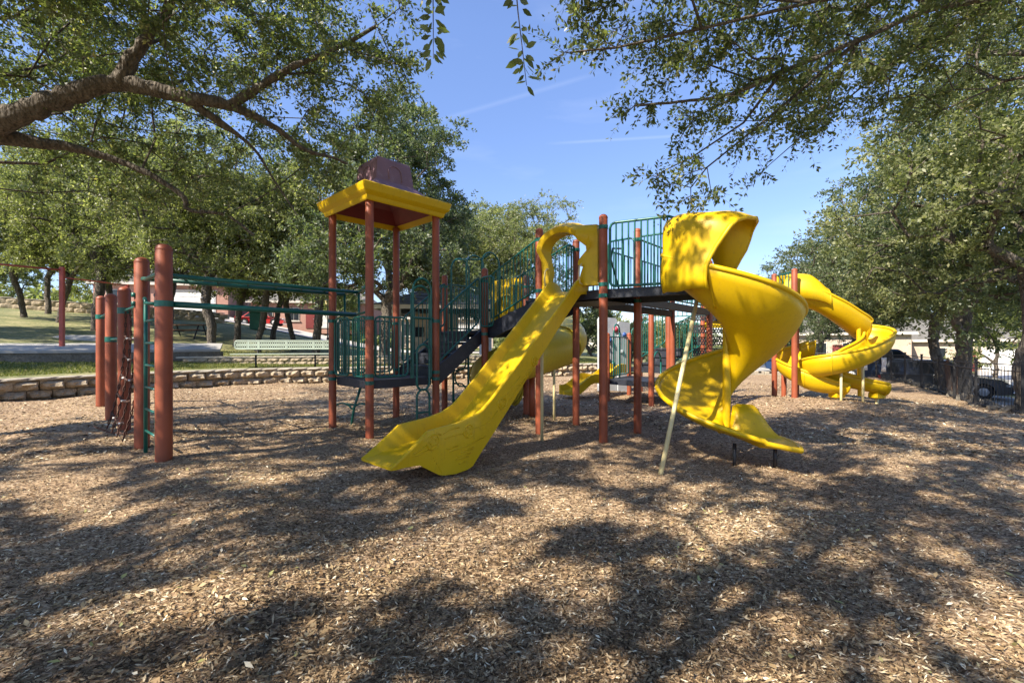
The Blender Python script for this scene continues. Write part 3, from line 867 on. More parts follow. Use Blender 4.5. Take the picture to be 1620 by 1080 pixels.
# --- straight slide
SM = Vector((0.87, 6.93, 0)); SD = -U; SS = -Vv      # start, run direction, side towards the camera
def sp(s, w, z): 
    p = SM + SD * s + SS * w
    return Vector((p.x, p.y, z))
def straight_slide():
    t = thing('straight_slide', 'long straight yellow slide with embossed cars running down towards the camera', 'slide', sp(2.4, 0, 0))
    st = [(-0.10, 2.34, 2.16, 2.235), (0.0, 2.38, 2.17, 2.23), (0.10, 2.40, 2.15, 2.21), (0.2, 2.34, 2.06, 2.14), (0.5, 2.05, 1.77, 1.87), (0.85, 1.735, 1.42, 1.555), (1.2, 1.42, 1.07, 1.235),
          (1.6, 1.06, 0.655, 0.86), (1.9, 0.795, 0.35, 0.60), (2.05, 0.68, 0.205, 0.495), (2.20, 0.615, 0.05, 0.415), (2.28, 0.595, 0.025, 0.385), (2.45, 0.565, 0.012, 0.345), (2.62, 0.55, 0.03, 0.315), (2.68, 0.545, 0.05, 0.31),
          (2.82, 0.53, 0.135, 0.295), (2.92, 0.455, 0.195, 0.285), (3.08, 0.345, 0.205, 0.265), (3.20, 0.268, 0.200, 0.245), (3.25, 0.24, 0.205, 0.225)]
    rows = []
    for s, zt, zb, zc in st:
        hw = 0.285
        wall = max(0.012, zt - zc)
        pr = []
        half = [(hw, zb), (hw + 0.004, zb + (zt - zb) * .5), (hw + .008, zt - .022), (hw, zt - .004), (hw - .016, zt), (hw - .032, zt - .006), (hw - .042, zt - min(.03, wall * .3)), (hw - .062, zc + wall * .35), (hw - .085, zc + wall * .10), (hw - .13, zc + .004), (0.07, zc)]
        half = [(w, max(z, zb + .001) if i else z) for i, (w, z) in enumerate(half)]
        pr = [sp(s, w, z) for w, z in half] + [sp(s, -w, z) for w, z in half[::-1]]
        rows.append(pr)
    # smooth intermediate rows
    mb = MB(); mb.grid(rows)
    n = len(rows[0])
    # underside of the bed closing the hull
    und = []
    for (s, zt, zb, zc), r in zip(st, rows):
        und.append([r[-1], sp(s, -.20, max(zb, zc - .06) if s < 1.9 or s > 2.75 else zc - .06), sp(s, .20, max(zb, zc - .06) if s < 1.9 or s > 2.75 else zc - .06), r[0]])
    mb.grid(und)
    mb.add([rows[-1][i] for i in range(n)], [tuple(range(n))])
    body = mb.build('chute', M['yellow'], t, True, 26)
    body.data.transform(Matrix.Identity(4))
    # embossed decoration on the outer cheek
    W = 0.290
    def bp(px, py):
        k = (px - 810) / 720.0; o = SM + SS * W
        s = (o.x - k * o.y) / (-SD.x + k * SD.y)
        y = o.y + SD.y * s
        return s, EYE - (py - 545) * y / 720.0
    def ring(px, py, r):
        s, z = bp(px, py)
        for rr, th in ((r, .011), (r * .45, .008)):
            mb = MB(); mb.tube([sp(s + rr * math.cos(a), W, z + rr * math.sin(a)) for a in np.linspace(0, 2 * math.pi, 18, endpoint=False)], th, 6, closed=True)
            mb.build('embossed_wheel', M['yellow'], body, True)
        for k in range(5):
            a = k * 2 * math.pi / 5; mb = MB()
            mb.tube([sp(s + r * .5 * math.cos(a), W, z + r * .5 * math.sin(a)), sp(s + r * .9 * math.cos(a), W, z + r * .9 * math.sin(a))], .009, 5)
            mb.build('embossed_spoke', M['yellow'], body, True)
    def line(pts, th=.007):
        mb = MB(); mb.tube([sp(bp(*p)[0], W, bp(*p)[1]) for p in pts], th, 6); mb.build('embossed_line', M['yellow'], body, True)
    ring(741.5, 681.5, 0.072); ring(685.5, 699, 0.078); ring(795, 637, 0.07); ring(846, 571, 0.055)
    line([(703, 694), (712, 691), (724, 687), (732, 686)]); line([(752, 676), (764, 673), (776, 666), (787, 650)]); line([(701, 686), (712, 679), (727, 676)])
    line([(653, 719), (664, 712), (675, 704)]); line([(651, 722), (664, 719), (678, 711)]); line([(698, 688), (690, 684)])
    line([(710, 714), (740, 704), (768, 690)]); line([(706, 710), (724, 705)]); line([(800, 625), (812, 610), (822, 596)]); line([(806, 632), (822, 612), (832, 598)])
    for a, b in (((724, 722), (745, 716)), ((721, 727), (741, 722)), ((728, 716), (748, 710)), ((726, 733), (735, 730)), ((735, 711), (749, 707))): line([a, b], .007)
    for k in range(9):
        line([(813 + 3.2 * k, 618 - 4.6 * k), (820 + 3.2 * k, 616 - 4.6 * k)], .005)
    for k in range(9):                                        # rivets along the lip and support edge
        mb = MB(); s, z = bp(646 + 3.5 * k, 722 - 4.2 * k - (k > 6) * 2)
        mb.tube([sp(s, W - .004, z), sp(s, W + .005, z)], .007, 6); mb.build('rivet', M['yellow'], body)
    for k in range(6):
        mb = MB(); s, z = bp(686 + 2.6 * k, 724 + 4.5 * k)
        mb.tube([sp(s, W - .004, z), sp(s, W + .005, z)], .008, 6); mb.build('rivet', M['yellow'], body)
    # cream support leg
    mb = MB(); q = Vector((0.44, 6.70, 0)); mb.tube([(q.x, q.y, -.06), (q.x, q.y, 1.72)], .024, 10); mb.build('support_pole', M['cream'], t, True)
    # moulded arch panel over the slide entrance
    a = QL.lerp(Q0, .06); b = QL.lerp(Q0, .93); d = (b - a).normalized(); L = (b - a).length; out = Vector((d.y, -d.x, 0))
    if out.dot(SD) < 0: out = -out
    def ap(x, z, o): 
        p = a + d * x + out * o; return (p.x, p.y, z)
    inner = [(0.20, 2.24), (0.17, 2.42), (0.20, 2.55), (0.155, 2.70), (0.13, 2.86)]
    inner += [(L * .46 - (L * .46 - .13) * math.cos(q), 2.86 + .235 * math.sin(q)) for q in np.linspace(.15, math.pi - .35, 12)]
    inner += [(L - .17, 2.86), (L - .15, 2.72), (L - .30, 2.66), (L - .31, 2.60), (L - .22, 2.56), (L - .26, 2.46), (L - .28, 2.38), (L - .24, 2.28)]
    outer = [(0.0, 2.24), (0.0, 2.42), (0.0, 2.55), (-.01, 2.70), (-.015, 2.88)]
    outer += [(L * .46 - (L * .46 + .02) * math.cos(q), 2.90 + .37 * math.sin(q)) for q in np.linspace(.15, math.pi - .9, 12)]
    outer += [(L - .02, 3.16), (L, 3.0), (L, 2.9), (L, 2.75), (L, 2.62), (L, 2.5), (L, 2.38), (L, 2.28)]
    rows = []
    for k, ((xi, zi), (xo, zo)) in enumerate(zip(inner, outer)):
        bulge = 0.20 if 4 <= k <= 16 else 0.07
        mx, mz = (xi + xo) / 2, (zi + zo) / 2
        rows.append([ap(xi, zi, -.05), ap(xi, zi, bulge), ap(xi * .8 + xo * .2, zi * .8 + zo * .2, bulge + .022), ap(mx, mz, bulge + .03), ap(xo * .8 + xi * .2, zo * .8 + zi * .2, bulge * .7), ap(xo, zo, 0.02), ap(xo, zo, -.05), ap(mx, mz, -.055)])
    mb = MB(); mb.grid(rows, close_u=True)
    n8 = 8; m8 = len(rows) - 1
    mb.f += [tuple(range(7, -1, -1)), tuple(m8 * 8 + k for k in range(8))]
    hood = mb.build('entrance_arch', M['yellow'], t, True, 45)
    for z in (2.30, 3.10):
        mb = MB(); p = Vector(ap(L, z, .02)); q = Q0 + Vector((0, 0, z)) - d * .05
        mb.tube([p, q], .018, 8); mb.build('bracket', M['cream'], hood)
    for x in (0.17, L - .22):
        mb = MB(); mb.tube([ap(x, 2.30, .06), ap(x, 2.32, .15), ap(x, 2.42, .17), ap(x, 2.55, .16), ap(x, 2.60, .10), ap(x, 2.59, .05)], .012, 7); mb.build('hand_grip', M['cream'], hood, True)
straight_slide()

# --- open spiral slide
def spiral_slide():
    C = Vector((2.83, 6.0, 0)); R = 0.875
    t = thing('spiral_slide', 'big open yellow spiral slide with hood standing nearest the camera', 'slide', (C.x, C.y, 0))
    def rim_z(f): return 2.25 - 0.0051 * (f - 250) if f < 585 else max(0.335, 0.5415 - 0.0047 * (f - 585))
    def depth(f): return 0.74 if f < 420 else 0.74 + (0.085 - 0.74) * min(1, ((f - 420) / 205.0) ** 1.15)
    def pt(f, r, z): 
        a = math.radians(f); return (C.x + r * math.cos(a), C.y + r * math.sin(a), z)
    rows = []
    qs = np.linspace(0, 1, 15)
    for f in np.linspace(185, 630, 90):
        zi = rim_z(f) - depth(f); row = []
        for q in qs:
            r = 0.05 + (R - 0.05) * (q ** 0.85)
            row.append(pt(f, r, zi + depth(f) * (0.68 * q + 0.32 * q ** 6)))
        rows.append(row)
    # straight run-out along +X
    last = rows[-1]
    for k in range(1, 13):
        e = k / 12.0; x = 0.45 * e
        row = []
        for j, q in enumerate(qs):
            y0 = last[j][1]
            far = max(0, 1 - q * 4.2)
            wallh = 0.40 * (far ** 1.2) * (1 - sstep(0.45, 1.0, e)) * sstep(-0.1, .12, e)
            near = sstep(.8, 1, q) * 0.045 * (1 - e)
            wdt = 0.5 + (y0 - 5.5) * (1 - 0.0 * e)
            yy = 5.5 + (y0 - 5.5) * (1 - 0.14 * sstep(.6, 1.0, e) * abs(y0 - 5.5) * 2)
            row.append((last[j][0] + x * (1 + .10 * math.sin(q * math.pi) + .42 * (1 - q)), yy, 0.245 + near + wallh - 0.03 * e + 0.02 * (1 - e) * (q > .9)))
        rows.append(row)
    mb = MB(); mb.grid([r for r in rows])
    ch = mb.build('chute', M['yellow'], t, True)
    so = ch.modifiers.new('thickness', 'SOLIDIFY'); so.thickness = 0.034; so.offset = 0
    # rolled outer rim
    mb = MB(); edge = [Vector(r[-1]) + Vector((0, 0, .0)) for r in rows]
    end = [Vector(p) for p in rows[-1]][::-1]
    mb.tube(edge + end[1:], 0.031, 10); mb.build('rim', M['yellow'], t, True)
    # bolted flange between the two mouldings
    for f in (232, 415, 598):
        zi = rim_z(f) - depth(f)
        mb = MB(); mb.tube([pt(f, 0.05 + (R + .012 - 0.05) * (q ** .85), zi - 0.012 + depth(f) * (0.68 * q + 0.32 * q ** 6)) for q in np.linspace(.55, 1, 10)], 0.018, 6); mb.build('flange', M['yellow'], t, True)
    mb = MB(); mb.tube([(C.x, C.y, .34), (C.x, C.y, 2.15)], 0.05, 16); mb.build('centre_column', M['yellow'], t, True, 50)
        # tall hood over the entry
    rows = []
    sec = [(0.955, 2.08, 231), (0.975, 2.2, 230), (0.975, 2.34, 231), (0.965, 2.48, 234), (0.96, 2.62, 238), (0.955, 2.76, 243), (0.95, 2.87, 247), (0.92, 2.95, 252), (0.84, 2.995, 260), (0.70, 3.02, 274), (0.55, 3.02, 286), (0.43, 3.0, 297), (0.36, 2.94, 303), (0.32, 2.85, 305), (0.28, 2.70, 302), (0.22, 2.55, 294), (0.15, 2.40, 285), (0.10, 2.25, 270), (0.09, 2.15, 262)]
    N = 24
    for k in range(N + 1):
        row = []
        for i, (r, z, f1) in enumerate(sec):
            f0 = 187 + 3 * sstep(2.5, 3.0, z)
            f = f0 + (f1 - f0) * k / N
            e_ = k / N; hi = sstep(2.3, 2.95, z)
            row.append(pt(f, r * .925 * (1 + .012 * math.sin(z * 14)), z + hi * (.05 * (1 - e_) - .10 * e_ * e_) + .01 * math.sin(k * .45)))
        rows.append(row)
    mb = MB(); mb.grid(rows); hood = mb.build('hood', M['yellow'], t, True)
    so = hood.modifiers.new('thickness', 'SOLIDIFY'); so.thickness = 0.025; so.offset = 0
    mb = MB(); mb.tube(rows[-1], 0.024, 8); mb.build('hood_lip', M['yellow'], t, True)
    # supports
    mb = MB(); mb.tube([(1.60, 4.94, -.05), (2.48, 6.06, 2.10)], 0.026, 12); mb.build('leaning_pole', M['cream'], t, True)
    for x, y in ((2.64, 5.40), (3.10, 5.36)):
        mb = MB(); mb.tube([(x, y, -.1), (x, y, .25)], 0.022, 8); mb.build('foot', M['iron'], t, True)
spiral_slide()

# --- tube slide behind
def tube_slide():
    C = Vector((0.30, 9.65, 0))
    t = thing('tube_slide', 'enclosed yellow spiral tube slide behind the straight slide', 'slide', (C.x, C.y, 0))
    path = []
    e = G(3.62, 0.5)
    path += [Vector((e.x - .1, e.y - .1, 2.12)), Vector((e.x + .25, e.y + .28, 2.08))]
    Rr = 0.84
    for f in np.linspace(95, -255, 46):
        a = math.radians(f); z = 2.0 - (95 - f) / 350.0 * 1.58
        path.append(Vector((C.x + Rr * math.cos(a) + .05, C.y + Rr * math.sin(a), z)))
    path = path[:1] + path[2:]
    seg = 9; k0 = 0; n = 0
    rad = 0.385
    while k0 < len(path) - 1:
        part = path[k0:k0 + seg + 1]
        if len(part) < 2: break
        mb = MB(); mb.tube(part, rad, 28, cap=False)
        o = mb.build('tube_section', M['yellow_old'], t, True)
        so = o.modifiers.new('thickness', 'SOLIDIFY'); so.thickness = 0.02; so.offset = -1
        p, q = Vector(part[-2]), Vector(part[-1]); d = (q - p).normalized()
        mb = MB(); mb.tube([q - d * .03, q + d * .03], rad + .03, 28, cap=False); r_ = mb.build('joint_ring', M['yellow_old'], t, True)
        so = r_.modifiers.new('thickness', 'SOLIDIFY'); so.thickness = 0.025
        k0 += seg
    for x, y, z in ((0.81, 8.75, 1.0), (-0.35, 9.5, .9)):
        mb = MB(); mb.tube([(x, y, -.06), (x, y, z)], .025, 8); mb.build('support_pole', M['cream'], t, True)
    mb = MB(); mb.tube([(C.x + .1, C.y - .6, -.06), (C.x + .1, C.y - .6, .8)], .06, 12); mb.build('support_post', M['post'], t, True)
tube_slide()

# --- overhead ladder with two stout posts
def overhead_ladder():
    A = Vector((-4.18, 5.465, 0)); B = Vector((-5.13, 6.31, 0))
    t = thing('overhead_ladder', 'green overhead ladder with wavy rungs on two stout terracotta posts', 'climber', (-4.6, 5.9, 0))
    post(t, A, 2.63, 0.088); post(t, B, 2.63, 0.088)
    E = Vector((-2.78, 7.86, 0)); n = (B - A).normalized()
    z = 2.30
    # upper pair of rails
    s0 = A.lerp(B, .30); s1 = A.lerp(B, .74)
    for i, (a, b) in enumerate(((s0, E - n * .26), (s1, E + n * .22))):
        mb = MB(); mb.tube([a + Vector((0, 0, z)), b + Vector((0, 0, z))], .030, 10); mb.build('rail', M['green'], t, True)
    mb = MB(); mb.tube([A + Vector((0, 0, z)), s0 + Vector((0, 0, z)), s1 + Vector((0, 0, z)), B + Vector((0, 0, z + .03))], .030, 10); mb.build('end_bar', M['green'], t, True)
    nr = 7
    for k in range(nr):
        f0 = (k + .35) / nr; f1 = f0 + .75 / nr
        a = s0.lerp(E - n * .26, f0); b = s1.lerp(E + n * .22, f0)
        a2 = s0.lerp(E - n * .26, f1); b2 = s1.lerp(E + n * .22, f1)
        pts = [a, a.lerp(b, .25) + (a2 - a) * .15, a.lerp(b, .5).lerp(a2.lerp(b2, .5), .5), a2.lerp(b2, .75) - (a2 - a) * .15, b2]
        mb = MB(); mb.tube([p + Vector((0, 0, z + .012 + .03 * math.sin(i * math.pi / 4))) for i, p in enumerate(pts)], .017, 8); mb.build('rung', M['green'], t, True)
    # lower pipe with collar round the near post
    zl = 1.91; e2 = E - n * .14
    mb = MB(); d = (e2 - A).normalized()
    mb.tube([A + d * .10 + Vector((0, 0, zl)), e2 + Vector((0, 0, zl + .02))], .038, 12); mb.build('lower_pipe', M['green'], t, True)
    for zz, rr, hh in ((zl, .095, .07),):
        mb = MB(); mb.tube([A + Vector((0, 0, zz - hh / 2)), A + Vector((0, 0, zz + hh / 2))], rr, 20, cap=True); col_ = mb.build('collar', M['green'], t, True, 50)
        mb = MB(); mb.tube([A - d * .09 + Vector((0, 0, zz)) + n * .05, A - d * .15 + n * .2 + Vector((0, 0, zz + .01)), A + n * .42 + Vector((0, 0, zz + .01))], .018, 8); mb.build('clamp_arm', M['green'], col_, True)
    # end frame standing on the low deck
    mb = MB()
    mb.tube([E - n * .26 + Vector((0, 0, .87)), E - n * .26 + Vector((0, 0, z))], .02, 8)
    mb.tube([E + n * .22 + Vector((0, 0, .87)), E + n * .22 + Vector((0, 0, z))], .02, 8)
    mb.tube([E - n * .26 + Vector((0, 0, z)), G(.02, .06, z + .04)], .026, 8)
    mb.tube([E - n * .2 + Vector((0, 0, zl + .02)), G(.02, .06, zl + .02)], .02, 8)
    mb.build('end_frame', M['green'], t, True)
    # small ladder between the posts
    l0 = A.lerp(B, .22) - d * .02; l1 = A.lerp(B, .72) - d * .02
    for p in (l0, l1):
        mb = MB(); mb.tube([p + Vector((0, 0, -.05)), p + Vector((0, 0, 2.0)), p + Vector((0, 0, 2.04)) + n * .06], .023, 8); mb.build('ladder_side', M['green'], t, True)
    for k in range(6):
        zz = .28 + k * .29
        mb = MB(); mb.tube([l0 + Vector((0, 0, zz)), l1 + Vector((0, 0, zz))], .016, 8); mb.build('ladder_rung', M['green'], t, True)
    for p, zz in ((B, 2.10), (B, 1.98)):
        mb = MB(); q = p - d * .09; mb.tube([q + Vector((0, 0, zz - .03)), q + Vector((0, 0, zz + .03))], .03, 8); mb.build('bolt_plate', M['green'], t, True)
overhead_ladder()

# --- chain net climber on three bollard posts
def chain_net():
    pts = [Vector((-6.44, 7.56, 0)), Vector((-7.70, 8.74, 0)), Vector((-9.35, 10.35, 0))]
    tops = [2.38, 2.40, 2.53]
    t = thing('chain_net_climber', 'three terracotta bollard posts with a hanging rusty chain net', 'climber', pts[0])
    for p, z in zip(pts, tops): post(t, p, z, 0.088)
    B = Vector((-5.13, 6.31, 0)); d = (B - pts[0]).normalized(); sd = Vector((d.y, -d.x, 0))
    for a, b, z in ((pts[0], B, 1.98), (pts[1], pts[0], 1.52), (pts[2], pts[1], 2.05)):
        dd = (b - a).normalized()
        mb = MB(); mb.tube([a + dd * .05 + Vector((0, 0, z)), b - dd * .09 + Vector((0, 0, z))], .022, 8); bar = mb.build('cross_bar', M['green'], t, True)
        mb = MB(); mb.tube([a + Vector((0, 0, z - .05)), a + Vector((0, 0, z + .05))], .094, 18); mb.build('collar', M['green'], bar, True, 50)
    lk = MB(); lk.tube([Vector((.012 * math.cos(a), 0, .032 * math.sin(a) + (.012 if math.sin(a) > 0 else -.012))) for a in np.linspace(0, 2 * math.pi, 8, endpoint=False)], .0085, 4, closed=True)
    linkm = lk
    def chain(path, name='chain'):
        # links threaded along a polyline, alternately turned
        P = [Vector(p) for p in path]; mb = MB(); carry = 0.0; i = 0
        for a, b in zip(P[:-1], P[1:]):
            L = (b - a).length; dirv = (b - a).normalized(); s = carry
            q = dirv.to_track_quat('Z', 'Y').to_matrix()
            while s < L:
                rot = Matrix.Rotation(math.pi / 2 * (i % 2), 3, 'Z')
                mb.add([q @ (rot @ Vector(v)) + a + dirv * s for v in linkm.v], linkm.f)
                s += .072; i += 1
            carry = s - L
        return mb.build(name, M['chain'], t)
    a0 = pts[0] + d * .16; a1 = B - d * .22
    cols = 4
    for k in range(cols):
        f = k / (cols - 1); p = a0.lerp(a1, f)
        sag = .16 + .22 * math.sin(f * math.pi)
        path = [p + Vector((0, 0, 1.96))]
        for j in range(1, 9):
            g = j / 8.0
            path.append(p - sd * (0.0) + Vector((-.19 * g ** 2.6 + .02 * k, -.12 * g * g, 1.96 - 1.86 * g)))
        chain(path)
    for j in range(1, 6):
        g = j / 6.0 + .05
        path = []
        for k in range(9):
            f = k / 8.0; p = a0.lerp(a1, f)
            path.append(p + Vector((-.19 * g ** 2.6, -.12 * g * g, 1.96 - 1.86 * g - .06 * math.sin(f * math.pi))))
        chain(path)
        for k in ((2, 6) if j % 2 else (4,)):
            mb = MB(); q = Vector(path[k]); mb.tube([q - Vector((.025, .015, 0)), q + Vector((.025, .015, .005))], .015, 6); mb.build('link_sleeve', M['white'], t, True)
    chain([a0 + Vector((-.35, -.15, .10)), a0 + Vector((-.1, -.2, .03)), a0 + Vector((.25, -.3, .02)), a0 + Vector((.5, -.35, .05))])
chain_net()

# --- small far play unit: low decks, climbing panel, stairs
def far_unit():
    t = thing('far_play_unit', 'far low play decks on terracotta posts seen beneath the high deck', 'play deck', (3.0, 11.5, 0))
    ps = [((2.39, 11.4), 1.72), ((3.27, 12.7), 1.75), ((3.19, 10.43), 2.24), ((4.03, 11.7), 2.3), ((4.45, 13.0), 2.4), ((3.9, 13.8), 2.4), ((5.2, 12.4), 2.5)]
    for p, z in ps: post(t, p, z)
    deck_slab(t, [(2.42, 11.42), (3.2, 10.48), (4.05, 11.7), (3.27, 12.66)], 0.56, 0.13)
    deck_slab(t, [(3.27, 12.7), (4.05, 11.72), (4.9, 12.6), (4.2, 13.6)], 0.80, 0.13)
    railing(t, (2.45, 11.45), (3.22, 12.62), .62, 1.62, 9)
    railing(t, (4.05, 11.75), (5.15, 12.42), .9, 1.85, 9, za2=.5)
    railing(t, (3.35, 12.75), (4.4, 13.05), .9, 1.85, 9, za2=.6)
    railing(t, (4.55, 13.0), (5.2, 12.5), 1.0, 2.0, 6)
    railing(t, (3.85, 13.7), (4.45, 13.1), 1.2, 2.3, 6)
    mb = MB()
    for a, b, zt in (((2.62, 11.72), (2.86, 12.08), 1.95), ((3.3, 10.6), (3.6, 11.0), 1.25)):
        a = Vector((*a, 0)); b = Vector((*b, 0)); c = (a + b) / 2; R = (b - a).length / 2; ex = (b - a).normalized()
        mb.tube([a + Vector((0, 0, .45)), a + Vector((0, 0, zt - R))] + [c + Vector((0, 0, zt - R)) + p for p in arc(Vector((0, 0, 0)), R, 180, 0, 8, ex)] + [b + Vector((0, 0, zt - R)), b + Vector((0, 0, .45))], .02, 8)
    mb.build('hoop', M['green'], t, True)
    mb = MB()
    for k in range(3):
        mb.box((3.95 + .22 * k, 12.3 + .1 * k, .9 + .2 * k), (.25, .9, .05), .6)
        mb.box((3.95 + .22 * k - .1, 12.3 + .1 * k, .8 + .2 * k), (.02, .9, .18), .6)
    mb.build('step', M['deck'], t)
far_unit()

def climbing_panel():
    t = thing('climbing_panel', 'grey rock climbing panel with coloured holds beyond the far decks', 'climbing wall', (3.1, 13.6, 0))
    c = Vector((3.08, 13.75, 0)); ex = Vector((0.92, 0.38, 0)).normalized(); nrm = Vector((ex.y, -ex.x, 0))
    for k, (x0, x1, zt) in enumerate(((-.55, .06, 2.18), (0.075, .5, 2.06))):
        mb = MB()
        prof = [(x0, -.05), (x1, -.05), (x1, zt), (x1 - .07, zt + .04), (x0 + .05, zt + .06), (x0, zt)]
        mb.extrude(prof, c + nrm * (0.05 * k), ex, -.06, .06, nrm)
        mb.build('panel', M['grey'], t)
    for i, (x, z, mt) in enumerate(((.0, 1.88, 'pink'), (.3, 1.72, 'blue'), (-.22, 1.55, 'blue'), (-.5, 1.9, 'white'), (-.45, 1.5, 'white'), (-.1, .85, 'green'), (.2, 1.2, 'grey'), (-.3, 1.0, 'green'))):
        mb = MB(); p = c + ex * x + nrm * .09 + Vector((0, 0, z))
        mb.tube([p - nrm * .03, p + nrm * .0, p + nrm * .05, p + nrm * .08], [.09, .085, .06, .02], 9); mb.build('hand_hold', M[mt], t, True)
climbing_panel()

def wave_slide():
    t = thing('wave_slide', 'small low wavy yellow slide far behind the red posts', 'slide', (1.9, 12.2, 0))
    rows = []
    for k in range(17):
        g = k / 16.0; p = Vector((3.05, 13.0, 0)).lerp(Vector((1.40, 11.75, 0)), g)
        z = .72 - .46 * g + .07 * math.sin(g * 12)
        s = Vector((.6, -.8, 0))
        hw = .27
        rows.append([tuple(p + s * w + Vector((0, 0, z + dz))) for w, dz in ((-hw, -.10), (-hw, .14), (-hw + .04, .15), (-hw + .09, .0), (0, -.02), (hw - .09, 0), (hw - .04, .15), (hw, .14), (hw, -.10))])
    mb = MB(); mb.grid(rows); mb.add(rows[-1], [tuple(range(9))]); mb.build('chute', M['yellow'], t, True, 45)
    mb = MB(); mb.tube([(1.75, 12.0, -.05), (1.75, 12.0, .32)], .03, 8); mb.build('foot', M['cream'], t, True)
wave_slide()

# --- perforated bridge and stair block to the far right tower
RT = [Vector((6.68, 10.76, 0)), Vector((6.66, 11.55, 0)), Vector((7.35, 12.3, 0)), Vector((7.22, 11.56, 0))]
def uv_planar(o, ax='xy'):
    uvl = o.data.uv_layers.new(name='uv')
    for p in o.data.polygons:
        n = p.normal
        for li in p.loop_indices:
            co = o.data.vertices[o.data.loops[li].vertex_index].co
            if abs(n.z) > .5: uvl.data[li].uv = (co.x, co.y)
            else: uvl.data[li].uv = ((co.x * -n.y + co.y * n.x), co.z)
def bridge():
    t = thing('play_bridge', 'dark perforated bridge with green rails leading back from the high deck', 'bridge', (3.3, 9.0, 0))
    A0, A1 = QB.lerp(QR, .30), QR; dirv = Vector((0.80, 0.90, 0)).normalized()
    n = 7; L = 3.4
    w = (A1 - A0)
    for k in range(n):
        a = A0 + dirv * (L * k / n); b = A0 + dirv * (L * (k + 1) / n - .03)
        mb = MB(); zz = ZU - .04
        mb.add([(a.x, a.y, zz), (b.x, b.y, zz), (b.x + w.x, b.y + w.y, zz), (a.x + w.x, a.y + w.y, zz)], [(0, 3, 2, 1)])
        o = mb.build('bridge_panel', M['perf_dark'], t); uv_planar(o)
    for off in (Vector((0, 0, 0)), w):
        mb = MB(); p, q = A0 + off, A0 + off + dirv * L
        mb.box(((p.x + q.x) / 2, (p.y + q.y) / 2, ZU - .10), (L, .05, .14), math.atan2(dirv.y, dirv.x), bev=.01); mb.build('beam', M['deck'], t)
        railing(t, p, q, ZU + .02, ZU + .90, 26)
    for p in (A0 + dirv * L, A0 + w + dirv * L):
        post(t, p, 3.25)
    post(t, Vector((5.27, 11.1, 0)), 2.3)
    # dark stair block descending beyond the bridge
    c = A0 + w * .5 + dirv * (L + .1)
    for k in range(6):
        z = ZU - .1 - .27 * k; q = c + Vector((.55, -.05, 0)) + Vector((.10, .26, 0)) * k
        mb = MB(); ex = Vector((.95, -.3, 0)).normalized(); a, b = q - ex * .5, q + ex * .5
        mb.add([(a.x, a.y, z), (b.x, b.y, z), (b.x, b.y, z - .18), (a.x, a.y, z - .18)], [(0, 1, 2, 3)]); o = mb.build('riser', M['perf_dark'], t); uv_planar(o)
        mb = MB(); mb.box((q.x + .04, q.y + .13, z + .012), (1.0, .25, .022), math.atan2(ex.y, ex.x)); mb.build('tread', M['deck'], t)
    mb = MB(); q = c + Vector((.75, .15, 2.05)); mb.box(q, (.75, .04, .5), -.2, bev=.012); mb.build('yellow_panel', M['yellow'], t)
bridge()

def right_tower():
    t = thing('far_slide_tower', 'far high deck on terracotta posts in the sun before the zigzag slide', 'play tower', (7.0, 11.4, 0))
    for p in RT: post(t, p, 3.22, .064)
    deck_slab(t, [(p.x, p.y) for p in RT][::-1][::1], 2.12, .12)
    railing(t, RT[0], RT[1], 2.2, 3.15, 6)
    railing(t, RT[1] + Vector((-.12, .02, 0)), RT[1] + Vector((-2.5, 1.2, 0)), 2.2, 3.12, 22)
    railing(t, RT[1], RT[2], 2.2, 3.15, 8)
    mb = MB(); mb.box((6.86, 11.45, 2.66), (.42, .05, 1.0), .1, bev=.02); mb.build('entry_panel', M['yellow'], t)
right_tower()

